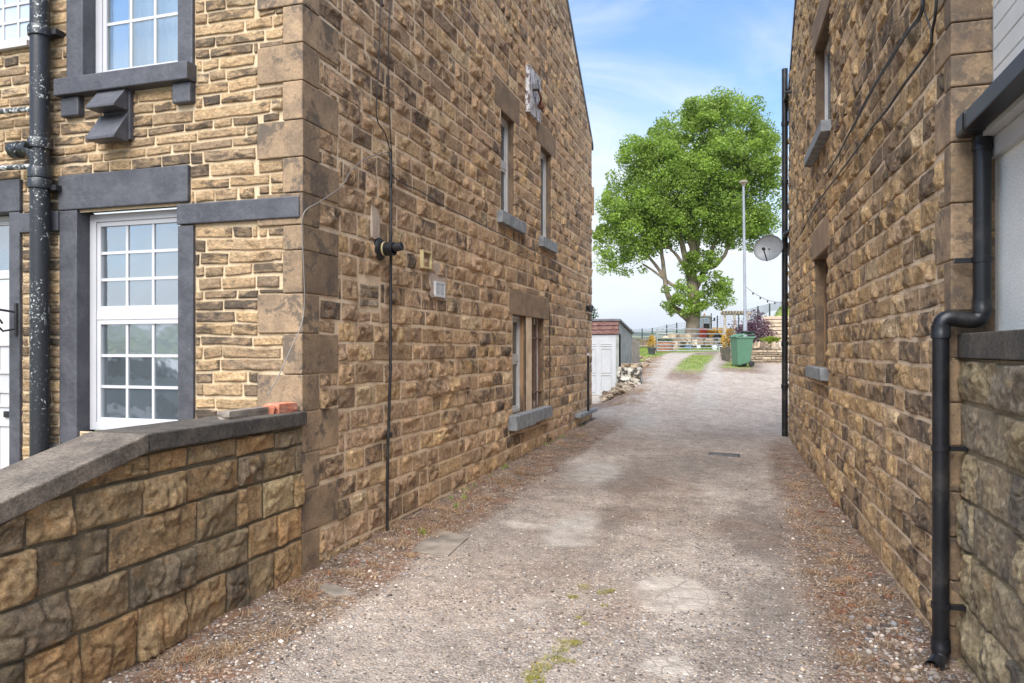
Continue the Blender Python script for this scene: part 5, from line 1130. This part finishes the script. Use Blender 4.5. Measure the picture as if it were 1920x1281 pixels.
# terrace earth and bank
zt2 = ztw+.05
m = MB(); tx = [a.x-.3, a.x, 3.2, 8]; 
t = NT('earth'); c = t.mix(t.rng(t.noise(5, 6), .4, .6), (.12, .09, .05), (.16, .20, .05)); M['earth'] = t.fin(c, .95, t.bump(t.noise(20, 5), .6, .02))
t = NT('bank'); c = t.mix(t.rng(t.noise(6, 7, .7), .35, .62), (.12, .19, .025), (.28, .33, .07)); M['bank'] = t.fin(c, .95, t.bump(t.noise(30, 5), .8, .03))
qa = a-N_*.3; qb = a+U_*8-N_*.3
tagd(MB().prism([(c_.x+.1, c_.y+.1, .6), (qa.x+.1, qa.y+.1, .6), (qb.x, qb.y, .6), (qb.x, 40, .6), (c_.x+.1, 36, .6)], (0, 0, zt2-.62)).build('terrace', M['earth'], origin=(2, 30, .6)), kind='structure')
nb = 22; Vb = []; Fb = []; bx0 = at(1415, 600, 34).x
XS = np.linspace(bx0, bx0+9, 24); YS = np.linspace(32.2, 38, 12)
BXm, BYm = np.meshgrid(XS, YS); bzz = zt2-.1+(at(1460, 580, 34).z-zt2+.1)*sstep(0, 1.2, BXm-bx0)*sstep(-.2, 1.2, BYm-32.2)+.06*vnoise(np.stack([BXm.ravel()*2, BYm.ravel()*2, BXm.ravel()*0], 1)).reshape(BXm.shape)
Vv = np.stack([BXm.ravel(), BYm.ravel(), bzz.ravel()], 1); idx = np.arange(len(Vv)).reshape(BXm.shape); FQ = np.stack([idx[:-1, :-1], idx[:-1, 1:], idx[1:, 1:], idx[1:, :-1]], -1).reshape(-1, 4)
tagd(link('grass_bank', np_mesh('grass_bank', Vv, FQ), M['bank'], origin=(bx0+4, 35, zt2), smooth=True), kind='structure')
def bankz(x, y): return zt2-.1+(at(1460, 580, 34).z-zt2+.1)*sstep(0, 1.2, np.asarray(x)-bx0)*sstep(-.2, 1.2, np.asarray(y)-32.2)
R4 = random.Random(2); blades('bank_grass', [(R4.uniform(bx0+.4, bx0+3.5), R4.uniform(32.7, 35), .12, 1) for _ in range(420)], M['grass'], 22, .12, .007, .6, 1, 18, segs=1, zfun=bankz)
sf_ = thing('slatted_fence', (1.6, 31, zt2), 'pale horizontal board retaining fence below the grassy bank', 'fence')
x0, x1 = at(1428, 600, 31.5).x, at(1500, 600, 31.5).x; yb = 31.6; z1 = ony(1460, 592, yb).z; z0 = zt2-.1; n = 9
for k in range(n):
    za = z0+(z1-z0)*k/n; MB().box(x0, x1, yb-.02, yb+.02, za+.014, za+(z1-z0)/n-.014).build('board', M['deck'], sf_, bevel=.004)
MB().box(x0, x1, yb+.03, yb+.07, z0, z1-.02).build('backing', M['rust'], sf_)
# pergola
pg = thing('pergola', tuple(at(1380, 622, 34)), 'rustic timber pergola post and beam behind the flowering shrubs', 'pergola')
for px in (1359, 1377, 1402): p = at(px, 620, 34); ztp_ = at(px, 587, 34).z; MB().box(p.x-.05, p.x+.05, p.y-.05, p.y+.05, zt2-.2, ztp_).build('post', M['timber'], pg, bevel=.006)
p0, p1 = at(1352, 588, 34), at(1408, 588, 34.2); MB().tube([p0, p1], .07, 8).build('beam', M['timber'], pg)
for k in range(9): q = p0.lerp(p1, (k+1)/10); MB().tube([q+Vector((-.1, -.4, .09)), q+Vector((.1, .9, .09))], .035, 6).build('rafter', M['timber'], pg)
# shrubs
def sh_at(px, py, t_): return tuple(at(px, py, t_))
shrub('purple_shrub', (at(1408, 640, 28.5).x, at(1408, 640, 28.5).y, zt2), (1.0, .6, .62), M['leaf_purple'], 5200, .035, 'dark purple leaved shrub with pink blossom behind the lamp post and bin', 'shrub', 5, blobs=18, flowers=70)
shrub('wispy_shrub', (at(1420, 620, 29.5).x, at(1420, 620, 29.5).y, zt2+.5), (.45, .3, .55), M['leaf_purple'], 900, .03, 'wispy purple top growth standing above the dark shrub', 'shrub', 6, blobs=8)
shrub('flowering_shrub', (at(1372, 640, 28).x, at(1372, 640, 28).y, zt2-.1), (.42, .3, .42), M['leaf_gold'], 1800, .03, 'orange and yellow flowering shrub above the end of the drystone wall', 'shrub', 7, blobs=9, flowers=60)
shrub('yellow_shrub', (at(1440, 640, 27.2).x, at(1440, 640, 27.2).y, zt2), (.22, .2, .24), M['leaf_gold'], 450, .028, 'small yellow green shrub between the purple bush and the slatted fence', 'shrub', 8, blobs=5)
lc_ = at(1449, 640, 26.5); shrub('lime_cushion_plant', (lc_.x, lc_.y-.1, ztw+.13), (.46, .24, .17), M['leaf_lime'], 3600, .018, 'bright lime green cushion plant spilling over the drystone wall', 'plant', 9, False, blobs=14)
# festoon string lights
fs_ = thing('string_lights', tuple(at(1400, 538, 28)), 'string of small bulbs hanging from the lamp post toward the right wall', 'string lights')
A = at(1398, 538, 27.2); B = at(1480, 566, 27.5); pts = [A.lerp(B, k/12)-Vector((0, 0, .35*math.sin(math.pi*k/12)*.6)) for k in range(13)]
MB().tube(pts, .008, 5).build('wire', M['cable'], fs_)
for k in (2, 4, 6, 8, 10, 11): MB().ell(pts[k]-Vector((0, 0, .05)), (.03, .03, .045), 8, 6).build('bulb', M['iron_black'], fs_)
# lamp post
lpz = at(1397, 640, 27); zb_ = g(lpz.x, lpz.y)
lo = thing('street_lamp', (lpz.x, lpz.y, zb_), 'tall slim grey street lamp post behind the green bin', 'street lamp')
ztl = at(1393, 348, 27).z; tp_ = at(1394, 348, 27)
MB().tube([(lpz.x, lpz.y, zb_-.1), (lpz.x, lpz.y, zb_+1.6), (lpz.x, lpz.y, zb_+1.7), (tp_.x, tp_.y, ztl)], [.075, .075, .055, .042], 14).build('pole', M['pole'], lo, auto=True)
MB().lathe((tp_.x, tp_.y, ztl-.02), (0, 0, 1), [(0, .05), (.06, .075), (.12, .15), (.18, .16), (.20, .11), (.21, .0)], 16).build('lamp_head', M['timber'], lo, auto=True)
# wheelie bin
bp = at(1391, 690, 24.0); bz = g(bp.x, bp.y)+.01
wb = thing('wheelie_bin', (bp.x, bp.y, bz), 'green wheelie bin standing at the top of the alley in front of the lamp post', 'bin')
rz = math.radians(-66); RB = Matrix.Rotation(rz, 3, 'Z')
def T(v): return RB @ Vector(v)+Vector((bp.x, bp.y, bz))
m = MB(); a0, a1 = .25, .28; d0, d1 = .235, .28
m.add([T(v) for v in [(-a0,-d0,.03),(a0,-d0,.03),(a0,d0-.05,.12),(-a0,d0-.05,.12),(-a1,-d1,.93),(a1,-d1,.93),(a1,d1,.93),(-a1,d1,.93)]], [(0,3,2,1),(0,1,5,4),(1,2,6,5),(2,3,7,6),(3,0,4,7),(4,5,6,7)])
m.build('body', M['bin_green'], wb, bevel=.03)
m = MB(); m.add([T(v) for v in [(-a1-.02,-d1-.02,.90),(a1+.02,-d1-.02,.90),(a1+.02,d1+.02,.90),(-a1-.02,d1+.02,.90),(-a1-.02,-d1-.02,.96),(a1+.02,-d1-.02,.96),(a1+.02,d1+.02,.96),(-a1-.02,d1+.02,.96)]], [(0,3,2,1),(0,1,5,4),(1,2,6,5),(2,3,7,6),(3,0,4,7),(4,5,6,7)])
m.build('rim', M['bin_green'], wb, bevel=.012)
m = MB(); secs = [(-d1-.04, .962, .30, .02), (-d1+.02, 1.01, .30, .035), (-.05, 1.06, .29, .05), (d1-.05, 1.075, .28, .05), (d1+.05, 1.05, .25, .03)]
vs = []; fs = []
for (y_, z_, w_, dp_) in secs: vs += [T((-w_, y_, z_-dp_)), T((-w_*.85, y_, z_)), T((w_*.85, y_, z_)), T((w_, y_, z_-dp_))]
for i in range(4):
    for k in range(3): fs.append((i*4+k, i*4+k+1, i*4+k+5, i*4+k+4))
fs += [(0, 4, 7, 3), (4, 8, 11, 7), (8, 12, 15, 11), (12, 16, 19, 15), (0, 3, 2, 1), (16, 17, 18, 19)]
m.add(vs, fs).build('lid', M['bin_green'], wb, bevel=.01)
m = MB(); m.tube([T((-.22, d1+.03, .93)), T((-.22, d1+.09, .97)), T((.22, d1+.09, .97)), T((.22, d1+.03, .93))], .016, 8).build('handle', M['bin_green'], wb)
MB().box(0, 0, 0, 0, 0, 0); 
for s in (-1, 1):
    c0 = T((s*.27, .20, .09)); ax = RB @ Vector((s, 0, 0)); MB().lathe(c0, ax, [(-.025, .0), (-.025, .08), (-.018, .095), (.018, .095), (.025, .08), (.025, 0)], 20).build('wheel', M['rubber'], wb, auto=True)
bgp = T((.10, .12, 1.075)); bl = MB().ell((bgp.x, bgp.y-.08, bgp.z+.03), (.2, .17, .045), 14, 8).build('bin_bag', M['rubber'], origin=tuple(bgp), smooth=True); tagd(bl, 'crumpled black plastic bag lying on the green bin lid', 'bag')
# odds by the gate
for px, py, t_, r, h, mt, nm, lb, ct in ((1340, 645, 40, .16, .24, 'white_sack', 'white_tub', 'white plastic tub, left one of the pair behind the gate', 'tub'), (1352, 645, 40, .15, .22, 'white_sack', 'white_tub', 'white plastic tub nearest the right gatepost', 'tub'), (1291, 645, 39, .22, .22, 'blue_tub', 'blue_tub', 'blue grey tub at the foot of the big tree', 'tub'), (1310, 645, 40.5, .12, .2, 'white_sack', 'white_bucket', 'small white bucket on the lawn right of the tree trunk', 'bucket')):
    p = at(px, py, t_); z = g(p.x, p.y); tagd(MB().lathe((p.x, p.y, z), (0, 0, 1), [(0, r*.8), (h*.9, r), (h*.9, r*1.06), (h, r*1.06), (h, r*.9), (h*.8, r*.85)], 16).build(nm, M[mt], origin=(p.x, p.y, z), auto=True), lb, ct)
shrub('low_shrub', (at(1325, 640, 43).x, at(1325, 640, 43).y, 1.45), (.7, .3, .22), M['leaf'], 900, .04, 'low green clump growing in front of the digger', 'shrub', 31, False)

# ================================================================== DIGGER
dgp = at(1325, 645, 49); zg = g(dgp.x, dgp.y)
dx = thing('backhoe_digger', (dgp.x, dgp.y, zg), 'red and yellow backhoe digger parked behind the big tree', 'digger')
K = 49/F_PX
def DX(px): return at(px, HY, 49).x
def DZ(py): return at(1330, py, 49).z
dy = dgp.y
cx0, cx1 = DX(1309), DX(1333)
m = MB()
for x in (cx0, (cx0+cx1)/2-.1, cx1-.06): m.box(x, x+.06, dy-.6, dy-.53, DZ(618), DZ(595))
for x in (cx0, cx1-.06): m.box(x, x+.06, dy+.5, dy+.56, DZ(618), DZ(595))
m.box(cx0-.05, cx1+.05, dy-.66, dy+.6, DZ(595), DZ(592.5)).build('cab', M['digger_cream'], dx, bevel=.01)
MB().box(cx0+.06, cx1-.06, dy-.57, dy-.56, DZ(618), DZ(595)).build('window', M['glass_see'], dx)
MB().box(cx0+.3, cx0+.75, dy-.3, dy+.1, DZ(622), DZ(607)).build('seat', M['rubber'], dx, bevel=.04)
MB().lathe(((cx0+cx1)/2, dy-.3, DZ(592.5)), (0, 0, 1), [(0, .06), (.12, .06), (.16, .03)], 10).build('beacon', M['orange'], dx)
MB().tube([(cx1+.1, dy-.5, DZ(603)), (cx1+.25, dy-.7, DZ(600))], .02, 6).box(cx1+.2, cx1+.3, dy-.75, dy-.7, DZ(603), DZ(597)).build('mirror', M['rubber'], dx)
MB().tube([(DX(1334), dy-.2, DZ(618)), (DX(1334), dy-.2, DZ(588))], .035, 8).build('exhaust', M['rubber'], dx)
MB().box(DX(1310), DX(1327), dy-1.3, dy-.5, DZ(634), DZ(616)).build('rear_guard', M['digger_red'], dx, bevel=.06)
MB().box(DX(1309), DX(1345), dy-.5, dy+.5, DZ(634), DZ(618)).build('body', M['digger_yellow'], dx, bevel=.06)
MB().box(DX(1336), DX(1358), dy-.45, dy+.45, DZ(624), DZ(615)).build('bonnet', M['digger_yellow'], dx, bevel=.05)
m = MB(); m.tube([(DX(1312), dy-.9, DZ(632)), (DX(1322), dy-.95, DZ(619)), (DX(1345), dy-.95, DZ(621)), (DX(1362), dy-.95, DZ(634))], .09, 8)
m.tube([(DX(1318), dy-.8, DZ(634)), (DX(1330), dy-.8, DZ(622)), (DX(1352), dy-.8, DZ(628))], .06, 8).build('loader_arm', M['digger_yellow'], dx, bevel=0)
MB().prism([(DX(1356), dy-1.5, DZ(643)), (DX(1366), dy-1.5, DZ(643)), (DX(1370), dy-1.5, DZ(630)), (DX(1366), dy-1.5, DZ(630)), (DX(1362), dy-1.5, DZ(638))], (0, 1.6, 0)).build('bucket', M['digger_yellow'], dx)
for px, r in ((1312, .62), (1347, .42)):
    w = MB().lathe((DX(px), dy-.75, zg+r), (0, 1, 0), [(-.18, .0), (-.18, r*.8), (-.12, r), (.12, r), (.18, r*.8), (.18, 0)], 22).build('wheel', M['rubber'], dx, auto=True)
    MB().lathe((DX(px), dy-.94, zg+r), (0, 1, 0), [(0, 0), (0, r*.45), (.04, r*.5)], 16).build('rim', M['digger_cream'], w, auto=True)

# ================================================================== TREES
tb = at(1296, 648, 42); tz = g(tb.x, tb.y)
tr = thing('sycamore_tree', (tb.x, tb.y, tz), 'tall broad leaved tree with a big rounded green crown standing beyond the gate', 'tree')
def tq(px, py, dy=0): p = at(px, py, 42); return Vector((p.x+dy*-.0, p.y+dy, p.z))
kt = 42/F_PX
m = MB()
def limb(pts, r0, r1, seg=10):
    P = [tq(*p) for p in pts]; n = len(P); Q = []; R = []
    for i in range(n-1):
        for k in range(4):
            a = P[max(i-1, 0)]; b = P[i]; c = P[i+1]; d = P[min(i+2, n-1)]; t = k/4
            Q.append(.5*((2*b)+(c-a)*t+(2*a-5*b+4*c-d)*t*t+(3*b-a-3*c+d)*t**3)+Vector((random.uniform(-.02, .02), 0, 0)))
    Q.append(P[-1]); N = len(Q); R = [r0+(r1-r0)*(i/(N-1))**.8 for i in range(N)]; m.tube(Q, R, seg)
limb([(1296, 660), (1297, 640), (1299, 610), (1302, 575), (1300, 545), (1296, 510)], .46, .30, 16)
m.tube([tq(1291, 662), tq(1293, 650), tq(1296, 635)], [.58, .53, .46], 16)
limb([(1297, 520), (1288, 495), (1282, 470), (1272, 440), (1255, 400), (1240, 350)], .24, .07)
limb([(1298, 530), (1297, 490), (1300, 450), (1305, 400), (1310, 330), (1320, 260)], .27, .06)
limb([(1298, 515), (1306, 480), (1312, 440), (1330, 390), (1350, 340)], .18, .06)
limb([(1300, 550), (1315, 520), (1330, 490), (1338, 460), (1350, 425), (1365, 380)], .2, .07)
limb([(1330, 500), (1340, 500, -.3), (1355, 485, -.3), (1365, 465, -.3), (1368, 440), (1385, 390)], .15, .06)
limb([(1293, 600), (1275, 585), (1262, 575), (1250, 545), (1245, 510), (1240, 470), (1235, 430)], .23, .08)
limb([(1262, 582), (1254, 584)], .22, .16)
limb([(1285, 540), (1262, 535), (1248, 525), (1228, 510), (1205, 495)], .13, .05)
limb([(1250, 530), (1235, 505), (1215, 480), (1195, 455), (1175, 430)], .12, .04)
limb([(1283, 500), (1270, 480), (1255, 465), (1225, 440, .5)], .12, .04)
limb([(1300, 470), (1290, 440, -.3), (1280, 400, -.5), (1270, 340, -.5)], .18, .05)
limb([(1303, 450), (1320, 400, 2), (1340, 330, 2.5)], .16, .05)
m.build('trunk', M['bark'], tr, smooth=True)
blobs = [(1330, 295, 108, 100), (1355, 240, 78, 60), (1285, 260, 68, 60), (1240, 300, 55, 48), (1225, 350, 88, 75), (1175, 385, 50, 45), (1170, 430, 52, 42), (1155, 468, 34, 36), (1200, 440, 60, 40),
         (1250, 380, 90, 70), (1300, 370, 95, 80), (1370, 350, 92, 95), (1420, 300, 42, 62), (1420, 390, 46, 62), (1395, 425, 60, 42), (1340, 415, 62, 40), (1265, 425, 62, 36), (1190, 300, 30, 32), (1370, 200, 40, 24), (1310, 212, 44, 24), (1430, 245, 24, 38)]
low = [(1308, 545, 50, 26), (1290, 572, 34, 18), (1338, 562, 32, 16), (1275, 558, 28, 16), (1322, 515, 26, 16), (1352, 540, 20, 12), (1330, 490, 16, 18), (1295, 495, 14, 16)]
cl = []; rs = random.Random(77)
for (px, py, rx, ry) in blobs:
    c = tq(px, py); n = int(rx*ry/150)+3
    for k in range(n):
        u = rs.gauss(0, 1), rs.gauss(0, 1), rs.gauss(0, 1); L = math.sqrt(sum(x*x for x in u)); r = rs.uniform(.6, 1.04)
        r2 = rs.uniform(.22, .85)
        dpt = max(rx, 75)*kt
        cl.append((c.x+u[0]/L*r*rx*kt, c.y+u[1]/L*r*dpt*.9, c.z+u[2]/L*r*ry*kt, r2*1.1, r2*1.1, r2*.9, 1))
for (px, py, rx, ry) in blobs:
    c = tq(px, py); cl.append((c.x, c.y, c.z, rx*kt*1.04, max(rx, 75)*kt*.95, ry*kt*1.04, rx*ry/900))
for (px, py, rx, ry) in low:
    c = tq(px, py, -.4)
    for k in range(13): cl.append((c.x+rs.uniform(-1, 1)*rx*kt*1.05, c.y+rs.uniform(-1, 1)*rx*kt*.7-.25, c.z+rs.uniform(-1, 1)*ry*kt*.95, .33, .33, .26, .34))
for px, py in ((1128, 505), (1135, 490), (1150, 500), (1165, 510), (1177, 512), (1180, 478), (1205, 505), (1145, 330), (1120, 470), (1125, 440), (1365, 528), (1460, 340), (1465, 380), (1455, 420)): c = tq(px, py); cl.append((c.x, c.y, c.z, .35, .35, .28, .3))
print('clumps', len(cl))
cloud_leaves('crown', cl, M['leaf'], 260, .076, 6, tr)
# conifer behind the left house
p = at(1102, 560, 30); o = thing('conifer', (p.x, p.y, 0), 'dark green conifer tip showing past the far corner of the left house', 'tree')
z0 = .1; zc = at(1102, 480, 30).z
MB().tube([(p.x-.4, p.y, z0), (p.x-.4, p.y, zc)], [.16, .03], 8).build('trunk', M['bark'], o)
cs = []; rs = random.Random(4)
for k in range(46): f = rs.random(); r = (1-f)*1.25+.1; a = rs.uniform(0, 6.28); cs.append((p.x-.4+r*.7*math.cos(a), p.y+r*.7*math.sin(a), 1.2+(zc-1.2)*f, .42*(1-f)+.12, .42*(1-f)+.12, .14, 1/46))
cloud_leaves('crown', cs, M['leaf_dark'], 3500, .05, 5, o)
# far hedgerow trees on the hillside
rs = random.Random(14)
for i in range(14):
    px = 1120+i*18+rs.uniform(-6, 6); t_ = rs.uniform(330, 520); p = at(px, 655, t_); rr0 = rs.uniform(4, 7)
    zg_ = -9.; o = thing('hedgerow_tree', (p.x, p.y, zg_), ['round dark tree far off on the valley side', 'pale hazy tree far off on the valley side'][i % 2], 'tree', 'far trees on the valley side')
    MB().tube([(p.x, p.y, zg_-8), (p.x, p.y, zg_+rr0)], .4, 6).build('trunk', M['bark'], o)
    cloud_leaves('crown', [(p.x+rs.uniform(-3, 3), p.y, zg_+6+rs.uniform(0, rr0), rr0*.8, rr0*.8, rr0*.55, .25) for _ in range(4)], M['leaf_dark'], 1500, .55, 40+i, o)

# ================================================================== AIR
hz = MB().box(-6300, 6300, -6300, 6300, -90, 190).build('haze', None, origin=(0, 0, -90)); hz['kind'] = 'stuff'
hm = bpy.data.materials.new('haze'); hm.use_nodes = True; ht = hm.node_tree; ht.nodes.clear(); ho = ht.nodes.new('ShaderNodeOutputMaterial'); hv = ht.nodes.new('ShaderNodeVolumePrincipled')
hv.inputs['Color'].default_value = (.95, .97, 1, 1); hv.inputs['Density'].default_value = .0002; hv.inputs['Anisotropy'].default_value = .2; ht.links.new(hv.outputs[0], ho.inputs['Volume']); hz.data.materials.append(hm)
